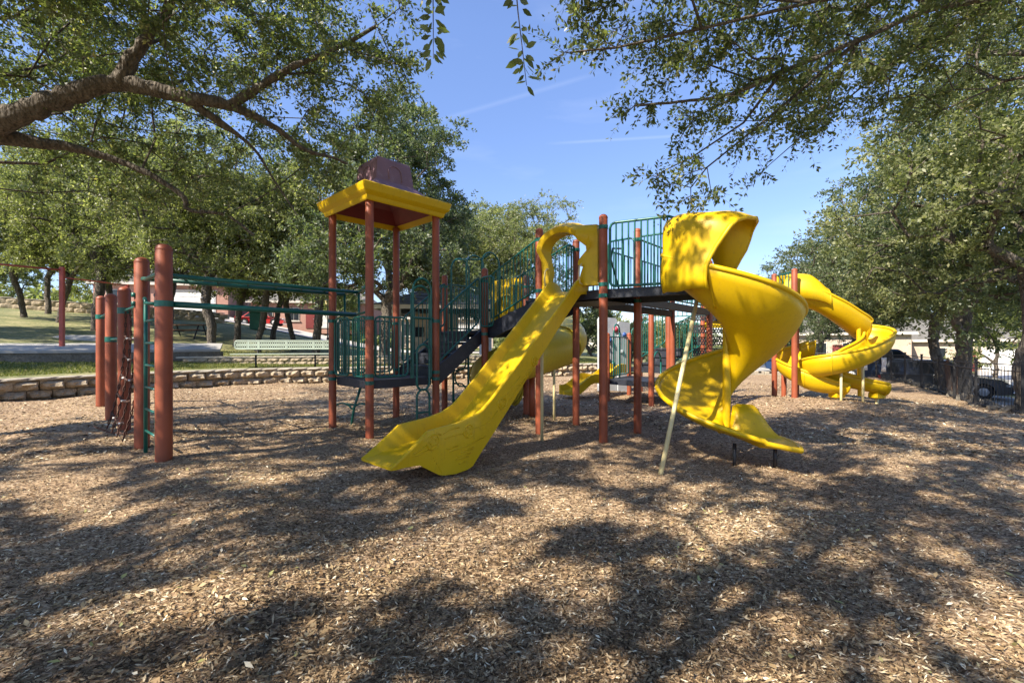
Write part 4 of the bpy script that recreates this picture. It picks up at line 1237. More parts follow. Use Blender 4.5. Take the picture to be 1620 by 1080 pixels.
def twin_slide():
    t = thing('zigzag_slide', 'far sunlit yellow zigzag slide on cream legs near the fence', 'slide', (8.1, 10.9, 0))
    def smooth(P, n):
        P = [Vector(p) for p in P]; out = []
        for i in range(len(P) - 1):
            a, b, c, d = P[max(0, i - 1)], P[i], P[i + 1], P[min(len(P) - 1, i + 2)]
            for k in range(n):
                f = k / n; out.append(.5 * (2 * b + (c - a) * f + (2 * a - 5 * b + 4 * c - d) * f * f + (3 * b - a - 3 * c + d) * f ** 3))
        return out + [P[-1]]
    def trough(P, hw, dep, dep_end, name='chute'):
        C = smooth(P, 6); rows = []; n = len(C)
        for i, c in enumerate(C):
            d = (C[min(n - 1, i + 1)] - C[max(0, i - 1)]); d.z = 0; d.normalize(); sd = Vector((d.y, -d.x, 0))
            g = i / (n - 1); dp = dep + (dep_end - dep) * sstep(.6, 1, g)
            rows.append([tuple(c + sd * (hw * math.cos(a)) - Vector((0, 0, dp * math.sin(a) ** .8))) for a in np.linspace(0, math.pi, 15)])
        mb = MB(); mb.grid(rows); o = mb.build(name, M['yellow'], t, True)
        so = o.modifiers.new('thickness', 'SOLIDIFY'); so.thickness = .03; so.offset = 0
        for j in (0, 14):
            mb = MB(); mb.tube([r[j] for r in rows], .034, 8); mb.build('rim', M['yellow'], t, True)
        mb = MB(); mb.tube(rows[-1], .034, 8); mb.build('exit_lip', M['yellow'], t, True)
        for f in (.3, .62):
            r_ = rows[int(f * (n - 1))]; mb = MB(); mb.tube(r_, .026, 6); mb.build('flange', M['yellow'], t, True)
        p = C[-4]; mb = MB(); mb.box((p.x, p.y, p.z - dep_end - .06), (.30, .22, .14), .3, bev=.02); mb.build('foot_block', M['yellow'], t)
        mb = MB(); mb.tube([(p.x, p.y, -.2), (p.x, p.y, p.z - dep_end - .1)], .035, 8); mb.build('foot_leg', M['cream'], t, True)
        return rows
    trough([(6.86, 11.25, 2.86), (7.25, 11.0, 2.74), (7.7, 10.92, 2.47), (8.2, 10.98, 2.16), (8.55, 11.08, 1.95), (8.70, 10.88, 1.82), (8.55, 10.60, 1.67), (8.15, 10.44, 1.46), (7.65, 10.38, 1.28),
            (7.28, 10.58, 1.15), (7.26, 10.95, 1.02), (7.55, 11.15, .90), (8.0, 11.0, .74), (8.4, 10.78, .60), (8.72, 10.66, .52)], .285, .46, .26)
    trough([(7.75, 11.75, 1.5), (7.3, 11.85, 1.32), (6.98, 11.55, 1.1), (6.98, 11.2, .92), (7.2, 10.98, .74), (7.55, 10.86, .58), (7.85, 10.80, .50)], .27, .42, .24)
    mb = MB(); mb.tube([(8.26, 10.80, .2), (8.24, 10.82, 1.9)], .05, 12); mb.build('centre_column', M['yellow'], t, True, 50)
    # moulded hood over the top of the run
    C = smooth([(6.84, 11.28, 2.78), (7.0, 11.12, 2.78), (7.25, 10.99, 2.72), (7.5, 10.94, 2.60)], 5); rows = []
    for i, c in enumerate(C):
        d = C[min(len(C) - 1, i + 1)] - C[max(0, i - 1)]; d.z = 0; d.normalize(); sd = Vector((d.y, -d.x, 0)); g = i / (len(C) - 1)
        top = .36 * (1 - .55 * sstep(.55, 1, g))
        rows.append([tuple(c + sd * (.315 * math.cos(a)) + Vector((0, 0, -.25 + (top + .25) * math.sin(a) ** .6))) for a in np.linspace(0, math.pi, 15)])
    mb = MB(); mb.grid(rows); h = mb.build('hood', M['yellow'], t, True)
    so = h.modifiers.new('thickness', 'SOLIDIFY'); so.thickness = .03; so.offset = 0
    mb = MB(); mb.tube(rows[-1], .024, 8); mb.build('hood_lip', M['yellow'], t, True)
    for x, y, z in ((7.52, 10.40, .86), (7.68, 10.95, .5), (7.85, 11.05, .6), (8.02, 10.40, .98)):
        mb = MB(); mb.tube([(x, y, -.15), (x, y, z)], .027, 8); mb.build('support_pole', M['cream'], t, True)
twin_slide()

# ------------------------------------------------------------------ site furniture on the left
def bench():
    a = Vector((-10.45, 17.15, 0)); b = Vector((-6.95, 17.95, 0)); d = (b - a).normalized(); nrm = Vector((d.y, -d.x, 0)); L = (b - a).length
    zg = 0.62
    t = thing('park_bench', 'long pale green perforated metal bench on the grass above the wall', 'bench', ((a + b) / 2 + Vector((0, 0, zg))))
    def slab(name, off, z0, z1, thick, lean=0.0, flat=None):
        mb = MB(); r = 0.10; n = 6
        if flat is None:
            prof = []
            for cx, cz, a0 in ((r, z0 + r, 180), (L - r, z0 + r, 270), (L - r, z1 - r, 0), (r, z1 - r, 90)):
                for k in range(n): 
                    an = math.radians(a0 + 90 * k / (n - 1)); prof.append((cx + r * math.cos(an), cz + r * math.sin(an)))
            mb.extrude(prof, a + nrm * off, d, -thick / 2, thick / 2, nrm)
        else:
            pol = [a + nrm * (off - flat / 2), b + nrm * (off - flat / 2), b + nrm * (off + flat / 2), a + nrm * (off + flat / 2)]
            mb.prism([(p.x, p.y) for p in pol], z0, z1)
        return mb
    bk = slab('b', 0, zg + .63, zg + .95, .02).build('backrest', M['perf_bench'], t)
    uvl = bk.data.uv_layers.new(name='uv')
    for lp in bk.data.loops:
        co = bk.data.vertices[lp.vertex_index].co; uvl.data[lp.index].uv = (co.x * d.x + co.y * d.y, co.z)
    mb = MB(); r = .10; rim = []
    for cx, cz, a0 in ((r, zg + .63 + r, 180), (L - r, zg + .63 + r, 270), (L - r, zg + .95 - r, 0), (r, zg + .95 - r, 90)):
        for k in range(6):
            an = math.radians(a0 + 18 * k); q = a + d * (cx + r * math.cos(an)); rim.append(Vector((q.x, q.y, cz + r * math.sin(an))))
    mb.tube(rim, .022, 8, closed=True)
    for xx in (.47, .82, L / 2, L - .82, L - .47):      # unperforated ribs
        q = a + d * xx; mb.box((q.x, q.y, zg + .79), (.06, .026, .30), math.atan2(d.y, d.x))
    mb.box(((a.x + b.x) / 2, (a.y + b.y) / 2, zg + .79), (L - .1, .028, .03), math.atan2(d.y, d.x))
    mb.build('back_rim', M['bench'], bk, True, 40)
    slab('s', .28, zg + .43, zg + .465, .03, flat=.40).build('seat', M['bench'], t)
    for f in (.22, .80):
        q = a + d * (L * f)
        mb = MB(); mb.tube([q + nrm * .22 + Vector((0, 0, zg - .15)), q + nrm * .22 + Vector((0, 0, zg + .43))], .035, 8)
        mb.tube([q + nrm * .22 + Vector((0, 0, zg + .38)), q + nrm * -.03 + Vector((0, 0, zg + .45)), q - nrm * .03 + Vector((0, 0, zg + .9))], .022, 8)
        mb.build('leg', M['iron'], t, True)
bench()

def swing_frame():
    t = thing('swing_frame', 'tall thin red steel frame on the concrete slab at the left edge', 'frame', (-17.6, 17.8, 1.27))
    p1 = Vector((-17.4, 17.6, 0)); p2 = Vector((-18.6, 22.0, 0)); p0 = Vector((-17.3, 14.6, 0))
    for p, z0, zt in ((p1, 1.2, 4.42), (p2, 1.3, 4.3)):
        mb = MB(); mb.box((p.x, p.y, (z0 + zt) / 2), (.14, .14, zt - z0), .3, bev=.015); mb.build('post', M['red'], t)
    mb = MB(); mb.tube([p0 + Vector((-1.5, -1, 4.15)), p1 + Vector((0, 0, 4.30))], .035, 8); mb.build('top_beam', M['red'], t, True)
    mb = MB(); mb.tube([p1 + Vector((0, 0, 4.02)), p2 + Vector((0, 0, 4.28))], .026, 8); mb.build('top_beam', M['red'], t, True)
swing_frame()

def picnic_table():
    c = Vector((-19.6, 27.5, 0)); z = lawn_z(c.x, c.y)
    t = thing('picnic_table', 'weathered brown picnic table under the oaks behind the overhead ladder', 'picnic table', (c.x, c.y, z))
    for k in range(4):
        mb = MB(); mb.box((c.x, c.y - .33 + .22 * k, z + .76), (2.4, .20, .045), 0, bev=.01); mb.build('table_board', M['wood'], t)
    for s in (-1, 1):
        mb = MB(); mb.box((c.x, c.y + .75 * s, z + .45), (2.4, .26, .045), 0, bev=.01); mb.build('seat_board', M['wood'], t)
        mb = MB(); mb.tube([(c.x + .8 * s, c.y - .6, z - .1), (c.x + .8 * s, c.y - .2, z + .74)], .04, 6); mb.tube([(c.x + .8 * s, c.y + .6, z - .1), (c.x + .8 * s, c.y + .2, z + .74)], .04, 6)
        mb.tube([(c.x + .8 * s, c.y - .8, z + .42), (c.x + .8 * s, c.y + .8, z + .42)], .035, 6); mb.build('trestle', M['iron'], t)
picnic_table()

def pavilion():
    c = Vector((-3.9, 27.2, 0)); zg = .48; h = 3.1; ez = 3.45
    t = thing('park_pavilion', 'tan park pavilion with grey hipped roof and pale columns behind the stairs', 'pavilion', (c.x, c.y, zg))
    mb = MB(); mb.box((c.x, c.y, zg - .05), (6.6, 6.6, .3)); mb.build('floor_slab', M['concrete'], t)
    for sx in (-1, 1):
        for sy in (-1, 1):
            mb = MB(); mb.box((c.x + 2.35 * sx, c.y + 2.6 * sy, zg + h / 2), (.42, .42, h), 0, bev=.02); mb.build('column', M['white'], t)
    mb = MB(); mb.box((c.x - .9, c.y + 1.4, zg + 1.45), (2.6, 2.2, 2.7)); w = mb.build('wall', M['stucco'], t)
    mb = MB(); mb.box((c.x - .6, c.y + .27, zg + 1.1), (.9, .05, 2.0)); mb.build('door', M['iron'], t)
    mb = MB(); mb.box((c.x - 1.7, c.y + .27, zg + 1.7), (.6, .05, .6)); mb.build('window', M['glass'], t)
    E = 3.45
    mb = MB(); 
    mb.box((c.x, c.y - E + .02, ez - .04), (2 * E, .06, .22)); mb.box((c.x, c.y + E - .02, ez - .04), (2 * E, .06, .22)); mb.box((c.x - E + .02, c.y, ez - .04), (.06, 2 * E - .1, .215)); mb.box((c.x + E - .02, c.y, ez - .04), (.06, 2 * E - .1, .215)); mb.build('fascia', M['trim'], t)
    mb = MB(); rise = 1.45; n = 7
    def ring(k): 
        e = (E + .06) * (1 - k / n * .93); z = ez + .08 + rise * k / n
        return [(c.x - e, c.y - e, z), (c.x + e, c.y - e, z), (c.x + e, c.y + e, z), (c.x - e, c.y + e, z)]
    rows = []
    for k in range(n + 1):
        r = ring(k); rows.append(r)
        if k < n:                                            # stepped shingle course
            nx = ring(k + 1); rows.append([(x, y, z - .045) for x, y, z in nx])
    mb.grid(rows, close_u=True); mb.add(rows[-1], [(0, 1, 2, 3)]); mb.build('roof', M['shingle'], t)
    # picnic benches below
    mb = MB(); mb.box((c.x + .3, c.y - 1.2, zg + .55), (1.8, .6, .06)); mb.box((c.x + .3, c.y - 1.2, zg + .3), (.12, .5, .5)); mb.build('table', M['iron'], t)
pavilion()

def lamp_post(label, x, y, h):
    z = lawn_z(x, y)
    t = thing('street_lamp', label, 'lamp post', (x, y, z))
    mb = MB(); mb.tube([(x, y, z - .2), (x, y, z + .5), (x, y, z + .55), (x, y, z + h)], [.11, .10, .06, .05], 10); mb.build('pole', M['iron'], t, True, 40)
    mb = MB(); mb.tube([(x, y, z + h), (x, y, z + h + .12), (x, y, z + h + .42), (x, y, z + h + .46)], [.10, .2, .26, .28], 8); mb.build('lantern', M['cream'], t)
    mb = MB(); mb.tube([(x, y, z + h + .46), (x, y, z + h + .66), (x, y, z + h + .8)], [.30, .12, .02], 8); mb.build('lantern_cap', M['iron'], t)
lamp_post('black lamp post with pale lantern beside the hill road', -16.6, 41.0, 3.4)

def trash_bin():
    x, y = -22.4, 40.0; z = lawn_z(x, y)
    t = thing('trash_bin', 'upright green wheeled bin at the kerb before the pink brick house', 'bin', (x, y, z))
    mb = MB(); mb.box((x, y, z + .75), (.95, .95, 1.5), .2, taper=1.0, bev=.06); mb.build('body', M['bin'], t)
    mb = MB(); mb.box((x, y, z + 1.56), (1.05, 1.05, .14), .2, bev=.05); mb.build('lid', M['bin'], t)
    for s in (-1, 1):
        mb = MB(); mb.tube([(x + .4 * s, y + .5, z + .12), (x + .5 * s, y + .5, z + .12)], .12, 10); mb.build('wheel', M['rubber'], t)
trash_bin()

# ------------------------------------------------------------------ cars
def car(label, loc, heading, col, kind='suv', name='parked_car'):
    t = thing(name, label, 'car', loc)
    pm = car_paint(label[:20] + '_paint', col)
    Lc, Wc, H = {'suv': (4.7, 1.88, 1.72), 'sedan': (4.6, 1.80, 1.42), 'van': (5.0, 1.95, 1.85)}[kind]
    ca, sa = math.cos(heading), math.sin(heading)
    def T(x, y, z): return (loc[0] + x * ca - y * sa, loc[1] + x * sa + y * ca, loc[2] + z)
    hl = Lc / 2
    belt = H * .56; hood = {'suv': .60, 'sedan': .56, 'van': .62}[kind] * H
    low = [(-hl, .42), (-hl, .8), (-hl + .06, belt), (-hl + .25, belt + .03), (hl - 1.25, belt + .03), (hl - .35, belt - .08), (hl - .05, .68), (hl, .42), (hl - .06, .26), (hl - .45, .2)]
    arch = []
    for cx in (hl - .92, -hl + .95):
        arch += [(cx + .39 * math.cos(a), .33 + .39 * math.sin(a)) for a in np.linspace(-.3, math.pi + .3, 9)]
    prof = low + arch + [(-hl + .4, .2), (-hl + .05, .26)]
    mb = MB(); n = len(prof)
    ws = ((-Wc / 2 + .06, .96), (-Wc / 2, 1.0), (Wc / 2, 1.0), (Wc / 2 - .06, .96))
    rows = []
    for w, k in ((-Wc / 2 + .10, .975), (-Wc / 2, 1), (Wc / 2, 1), (Wc / 2 - .10, .975)):
        rows.append([T(x * k, w, z if z < belt - .1 else z - (0.0 if k == 1 else -.015)) for x, z in prof])
    mb.grid([r + r[:1] for r in rows])
    vs = len(mb.v)
    mb.add([T(x * .975, -Wc / 2 + .10, z) for x, z in prof], [tuple(range(n))[::-1]]); mb.add([T(x * .975, Wc / 2 - .10, z) for x, z in prof], [tuple(range(n))])
    mb.build('body', pm, t, True, 35)
    # cabin
    bx0, bx1, tx0, tx1 = {'suv': (-hl + .08, hl - 1.2, -hl + .35, hl - 2.05), 'sedan': (-hl + .55, hl - 1.25, -hl + 1.25, hl - 2.1), 'van': (-hl + .05, hl - 1.0, -hl + .2, hl - 1.8)}[kind]
    wb, wt = Wc / 2 - .05, Wc / 2 - .24
    z0, z1 = belt + .02, H - .06
    cab = [T(bx0, -wb, z0), T(bx1, -wb, z0), T(bx1, wb, z0), T(bx0, wb, z0), T(tx0, -wt, z1), T(tx1, -wt, z1), T(tx1, wt, z1), T(tx0, wt, z1), T(tx0 + .15, -wt + .15, H), T(tx1 - .1, -wt + .15, H), T(tx1 - .1, wt - .15, H), T(tx0 + .15, wt - .15, H)]
    mb = MB(); mb.add(cab, [(0, 1, 5, 4), (1, 2, 6, 5), (2, 3, 7, 6), (3, 0, 4, 7), (4, 5, 9, 8), (5, 6, 10, 9), (6, 7, 11, 10), (7, 4, 8, 11), (8, 9, 10, 11)])
    mb.build('cabin', pm, t, True, 30)
    def quad(a, b, c, d, f, name, mat, par):
        P = [Vector(cab[i]) for i in (a, b, c, d)]; ctr = sum(P, Vector()) / 4; nr = (P[1] - P[0]).cross(P[3] - P[0]).normalized()
        u0, u1, v0, v1 = f
        def bl(u, v): return P[0].lerp(P[1], u).lerp(P[3].lerp(P[2], u), v) + nr * .012
        mb = MB(); mb.add([bl(u0, v0), bl(u1, v0), bl(u1, v1), bl(u0, v1)], [(0, 1, 2, 3)])
        mb.build(name, mat, par)
    for s in ((0, 1, 5, 4), (2, 3, 7, 6)):
        for u0, u1 in ((.06, .32), (.35, .63), (.66, .95)):
            if s[0] == 2: u0, u1 = 1 - u1, 1 - u0
            quad(*s, (u0, u1, .12, .9), 'side_window', M['glass'], t)
    quad(1, 2, 6, 5, (.06, .94, .08, .93), 'windscreen', M['glass'], t)
    quad(3, 0, 4, 7, (.08, .92, .15, .9), 'rear_window', M['glass'], t)
    for cx in (hl - .92, -hl + .95):
        for s in (-1, 1):
            mb = MB(); y0, y1 = s * (Wc / 2 - .22), s * (Wc / 2 - .0)
            mb.tube([T(cx, y0, .33), T(cx, y1 - s * .03, .33), T(cx, y1, .33)], [.33, .33, .30], 20); w = mb.build('wheel', M['rubber'], t, True, 40)
            mb = MB(); mb.tube([T(cx, y1 - s * .02, .33), T(cx, y1 + s * .012, .33)], [.21, .17], 12); mb.build('rim', M['alloy'], w, True, 40)
    for s in (-1, 1):
        c = T(hl - .12, s * (Wc / 2 - .24), .66); mb = MB(); mb.box(c, (.2, .36, .13), heading, bev=.02); mb.build('headlight', M['lamp_clear'], t)
        c = T(-hl + .05, s * (Wc / 2 - .18), .82); mb = MB(); mb.box(c, (.12, .26, .2), heading, bev=.02); mb.build('tail_light', M['lamp_red'], t)
        c = T(bx1 - .25, s * (Wc / 2 + .08), belt + .1); mb = MB(); mb.box(c, (.1, .18, .13), heading, bev=.02); mb.build('mirror', pm, t)
    return t
GC = 'cars parked beyond the play area'
def gz(x, y): return lawn_z(x, y) + 0.05
car('dark grey sport utility car parked behind the fence boards', (21.0, 22.2, gz(21.0, 22.2) - .05), math.radians(-48), (0.05, 0.055, 0.065), 'suv')['group'] = GC
car('dark blue car parked behind the fence left of the zigzag slide', (19.0, 30.0, gz(19.0, 30.0)), math.radians(-15), (0.02, 0.05, 0.13), 'sedan')['group'] = GC
car('navy van parked behind the white sheet on the fence', (22.2, 27.2, gz(22.2, 27.2)), math.radians(-35), (0.012, 0.03, 0.075), 'van')['group'] = GC
car('dark car cut off by the right edge beyond the iron gate panel', (23.2, 17.6, gz(23.2, 17.6)), math.radians(-60), (0.03, 0.03, 0.035), 'sedan')['group'] = GC
car('bright red car on the hill road beside the brick house', (-25.2, 46.0, lawn_z(-25, 43.5) + .10), math.radians(8), (0.45, 0.02, 0.02), 'sedan')['group'] = GC

# ------------------------------------------------------------------ houses
def house(label, c, rz, w, d, h, wallm, garage=True, roofm='shingle', rise=2.6, windows=2):
    t = thing('house', label, 'house', c)
    ca, sa = math.cos(rz), math.sin(rz)
    def T(x, y, z): return (c[0] + x * ca - y * sa, c[1] + x * sa + y * ca, c[2] + z)
    def bx(x, y, z, s, name, mat, par=None, bev=0): 
        mb = MB(); mb.box(T(x, y, z), s, rz, bev=bev); return mb.build(name, mat, par or t)
    bx(0, 0, h / 2 - .3, (w, d, h + .6), 'wall', M[wallm])
    o = .45
    mb = MB(); rg = w * .28
    V = [T(-w / 2 - o, -d / 2 - o, h), T(w / 2 + o, -d / 2 - o, h), T(w / 2 + o, d / 2 + o, h), T(-w / 2 - o, d / 2 + o, h), T(-rg, 0, h + rise), T(rg, 0, h + rise)]
    mb.add(V, [(0, 1, 5, 4), (1, 2, 5), (2, 3, 4, 5), (3, 0, 4), (3, 2, 1, 0)]); rf = mb.build('roof', M[roofm], t)
    bx(0, -d / 2 - o, h - .02, (w + 2 * o, .06, .24), 'fascia', M['trim'], rf)
    f = -d / 2
    if garage:
        gx = w * .22; g = bx(gx, f - .02, 1.1, (4.8, .08, 2.2), 'garage_door', M['white'])
        for k in range(4):
            bx(gx, f - .07, .28 + .54 * k, (4.6, .03, .46), 'door_panel', M['white'], g, .01)
        bx(gx, f - .03, 2.32, (5.2, .14, .22), 'lintel', M['trim'])
    for k in range(windows):
        x = -w * .36 + k * w * .22
        wn_ = bx(x, f - .02, 1.6, (1.2, .10, 1.5), 'window', M['trim'])
        for s in (-1, 1):
            bx(x + .28 * s, f - .08, 1.6, (.5, .03, 1.34), 'pane', M['glass'], wn_)
        bx(x, f - .06, .80, (1.4, .16, .10), 'sill', M['trim'], wn_)
    dx = -w * .36 + windows * w * .22
    dd = bx(min(dx, w * .0), f - .03, 1.05, (1.0, .08, 2.1), 'door', M['maroon'])
    bx(min(dx, 0) + .38, f - .10, 1.05, (.06, .08, .06), 'handle', M['alloy'], dd)
    return t
house('pale limestone house with white garage door beyond the iron gate panel', (46.5, 46.5, lawn_z(46, 46) - .05), math.radians(-44), 15, 9, 3.0, 'limestone')
house('pale stone house glimpsed between the trees beyond the dark grey car', (35.0, 49.0, lawn_z(35, 49)), math.radians(-34), 11, 9, 3.2, 'limestone', False, windows=3)
zz = lawn_z(-28, 46)
house('pink brick house with garage door behind the green bin and red car', (-23.5, 56.5, lawn_z(-24, 46) + .3), math.radians(6), 13, 9, 3.0, 'brick')
house('brick house with pale garage door behind the picnic table', (-38.5, 53.5, lawn_z(-36, 46) + .3), math.radians(10), 13, 9, 3.0, 'brick')
house('pale house with grey roof at the right end of the hill road', (-8.5, 60.0, lawn_z(-12, 48) + 1.0), math.radians(2), 12, 9, 3.0, 'limestone')

# ------------------------------------------------------------------ iron fence
def fence():
    pts = [(12.15, 9.2), (12.35, 11.0), (13.0, 12.75), (14.2, 14.6), (15.3, 16.3), (16.2, 18.0), (17.1, 19.8), (18.0, 21.6), (18.8, 23.5), (18.6, 25.3), (17.2, 26.5)]
    t = thing('iron_fence', 'black iron picket fence curving along the right side of the play area', 'fence', (13, 12.7, -.3))
    H = 1.28; pk = MB(); pk.box((0, 0, .6), (.015, .015, 1.16)); pm = raw_mesh(pk, 'picket', M['iron'])
    far = MB()
    for i, (x, y) in enumerate(pts):
        z = mulch_z(x, y) - .08
        mb = MB(); mb.box((x, y, z + (H + .1) / 2 - .1), (.07, .07, H + .3), .8, bev=.006); mb.box((x, y, z + H + .12), (.09, .09, .04), .8); mb.build('fence_post', M['iron'], t)
        if i == len(pts) - 1: break
        x2, y2 = pts[i + 1]; z2 = mulch_z(x2, y2) - .08; a, b = Vector((x, y, z)), Vector((x2, y2, z2)); L = (b - a).length
        for hz in (.16, H - .14, H + .02):
            mb = MB(); mb.tube([a + Vector((0, 0, hz)), b + Vector((0, 0, hz))], .016, 6); mb.build('fence_rail', M['iron'], t)
        n = int(L / .125)
        for k in range(1, n):
            p = a.lerp(b, k / n)
            if i < 4: inst(pm, 'picket', t, p + Vector((0, 0, .08)), (0, 0, .8))
            else: far.box((p.x, p.y, p.z + .66), (.011, .011, 1.16), .8)
    o = far.build('pickets', M['iron'], t); o['kind'] = 'stuff'
fence()
def fence_boards():
    for k, (x, y, w, h, lean, lab) in enumerate(((14.85, 15.35, .55, 1.35, .12, 'wide weathered brown board leaning on the fence before the dark car'), (14.35, 14.65, .32, 1.15, -.08, 'narrow weathered brown board leaning on the fence beside a tree trunk'))):
        z = mulch_z(x, y)
        t = thing('wooden_board', lab, 'board', (x, y, z))
        n = 3 if k == 0 else 2
        for j in range(n):
            mb = MB(); ww = w / n; p = Vector((x, y, z)) + Vector((.55, .83, 0)) * (j * ww)
            top = p + Vector((-.12 * lean * 4, .1, h - .07 * j))
            ex = Vector((.55, .83, 0)) * (ww * .47); th = Vector((-.83, .55, 0)) * .02
            q = [p - ex - th - Vector((0, 0, .1)), p + ex - th - Vector((0, 0, .1)), p + ex + th - Vector((0, 0, .1)), p - ex + th - Vector((0, 0, .1))]
            r = [v + (top - p) for v in q]
            mb.add(q + r, [(3, 2, 1, 0), (4, 5, 6, 7), (0, 1, 5, 4), (1, 2, 6, 5), (2, 3, 7, 6), (3, 0, 4, 7)])
            mb.build('plank', M['wood'], t)
fence_boards()
def sheets():
    for lab, (a, b), (z0, z1) in (('white sheet tied to the fence beside the navy van', ((18.72, 23.9), (18.6, 24.9)), (.45, 1.25)), ('smaller pale sheet tied to the fence nearer the boards', ((18.05, 21.9), (18.4, 22.6)), (.5, 1.2))):
        rows = []
        for k in range(9):
            p = Vector((*a, 0)).lerp(Vector((*b, 0)), k / 8) + Vector((-.06 - .015 * math.sin(k * 1.7), -.02, 0)); zb = mulch_z(p.x, p.y) - .08
            rows.append([(p.x - .02 * math.sin(j * 1.3 + k), p.y, zb + z0 + (z1 - z0) * j / 4 - .03 * math.sin(k / 8 * math.pi) * (j == 4)) for j in range(5)])
        mb = MB(); mb.grid(rows); o = mb.build('fence_sheet', M['cloth'], None, True)
        so = o.modifiers.new('thickness', 'SOLIDIFY'); so.thickness = .004
        tag(o, lab, 'sheet')
sheets()
def border():
    pts = resample([(8.6, 23.5), (11, 25.1), (13.5, 26.0), (17.0, 25.9)], 0.62)
    t = thing('bed_border', 'row of pale border blocks with dark gaps along the far mulch edge', 'border', (13, 26, 0))
    mb = MB(); mb.box((0, 0, .06), (.60, .16, .30), bev=.03); m1 = raw_mesh(mb, 'border_block', M['cap'])
    mb = MB(); mb.box((0, 0, 0), (.16, .02, .10), bev=.004); m2 = raw_mesh(mb, 'drain_gap', M['iron'])
    for p, d in pts:
        rz = math.atan2(d.y, d.x)
        b = inst(m1, 'border_block', t, (p.x, p.y, mulch_z(p.x, p.y)), (0, 0, rz))
        inst(m2, 'drain_gap', t, (p.x + d.y * .085, p.y - d.x * .085, mulch_z(p.x, p.y) + .15), (0, 0, rz))
border()
def fence_rocks():
    rg = random.Random(5); vs = []
    for s in range(4):
        mb = MB(); rows = []
        for i in range(5):
            th = math.pi * i / 4; row = []
            for j in range(7):
                ph = 2 * math.pi * j / 7; r = 1 + rg.uniform(-.25, .25)
                row.append((r * math.sin(th) * math.cos(ph), r * math.sin(th) * math.sin(ph), .7 * r * math.cos(th)))
            rows.append(row)
        mb.grid(rows, close_u=True); vs.append(raw_mesh(mb, 'rock', M['rock']))
    lin = [(12.6, 11.6), (13.3, 13.0), (14.4, 14.6), (15.5, 16.2), (16.4, 18.0), (17.3, 19.7), (18.2, 21.5), (19.0, 23.4)]
    words = ['beneath the near gate panel', 'beside the near fence corner', 'beneath the brown boards', 'between boards and dark car', 'before the dark car', 'under the smaller pale sheet', 'before the navy van', 'at the far fence bend']
    n = 0
    t = thing('rock_edging', 'row of rough dark rocks lying along the foot of the iron fence', 'rocks', (15, 16, -.3))
    for i in range(len(lin) - 1):
        for k in range(6):
            f = (k + rg.uniform(-.2, .2)) / 6; x = lin[i][0] + (lin[i + 1][0] - lin[i][0]) * f; y = lin[i][1] + (lin[i + 1][1] - lin[i][1]) * f
            x += rg.uniform(-.1, .15); s = rg.uniform(.12, .24)
            inst(rg.choice(vs), 'rock', t, (x, y, mulch_z(x, y) - .02), (rg.uniform(0, 1), rg.uniform(0, 1), rg.uniform(0, 6)), (s * 1.3, s, s * .8))
fence_rocks()

# ------------------------------------------------------------------ trees
def tube_np(paths, nside):
    """paths: list of (Nx3 pts, N radii) -> verts, quads"""
    VV = []; QQ = []; o = 0
    ang = np.linspace(0, 2 * np.pi, nside, endpoint=False); ca, sa = np.cos(ang), np.sin(ang)
    for P, r in paths:
        P = np.asarray(P, float); n = len(P)
        if nside >= 8 and n > 2:
            # resample thick limbs smoothly and make them knobbly
            m = max(n, int(np.linalg.norm(np.diff(P, axis=0), axis=1).sum() / .11)); tt = np.linspace(0, n - 1, m); i0 = np.clip(tt.astype(int), 0, n - 2); f = (tt - i0)[:, None]
            pm = P[np.maximum(i0 - 1, 0)]; p0 = P[i0]; p1 = P[i0 + 1]; pp = P[np.minimum(i0 + 2, n - 1)]
            Pn = .5 * (2 * p0 + (p1 - pm) * f + (2 * pm - 5 * p0 + 4 * p1 - pp) * f ** 2 + (3 * p0 - pm - 3 * p1 + pp) * f ** 3)
            r = np.interp(tt, np.arange(n), r); jr = RNG.normal(size=(m, 3)) * (np.where(r > .15, .03, .11) * r)[:, None]; jr[0] = 0; jr[-1] = 0
            P = Pn + jr; r = r * (1 + RNG.uniform(-.1, .12, m) * np.where(r > .15, .4, 1)); n = m
        T = np.gradient(P, axis=0); T /= (np.linalg.norm(T, axis=1, keepdims=True) + 1e-9)
        ref = np.where(np.abs(T[:, 2:3]) < .9, np.array([[0, 0, 1.]]), np.array([[1., 0, 0]]))
        u = np.cross(T, ref); u /= (np.linalg.norm(u, axis=1, keepdims=True) + 1e-9)
        for i in range(1, n):
            uu = u[i - 1] - T[i] * np.dot(u[i - 1], T[i]); l = np.linalg.norm(uu)
            if l > 1e-6: u[i] = uu / l
        w = np.cross(T, u)
        rj = np.asarray(r)[:, None, None] * (RNG.uniform(.9, 1.1, (n, nside, 1)) if nside >= 8 else 1.0)
        ring = P[:, None, :] + (u[:, None, :] * ca[None, :, None] + w[:, None, :] * sa[None, :, None]) * rj
        VV.append(ring.reshape(-1, 3))
        i = np.arange(n - 1)[:, None] * nside; k = np.arange(nside)[None, :]; k2 = (k + 1) % nside
        QQ.append((np.stack([i + k, i + k2, i + nside + k2, i + nside + k], -1).reshape(-1, 4)) + o); o += n * nside
    return np.concatenate(VV), np.concatenate(QQ)

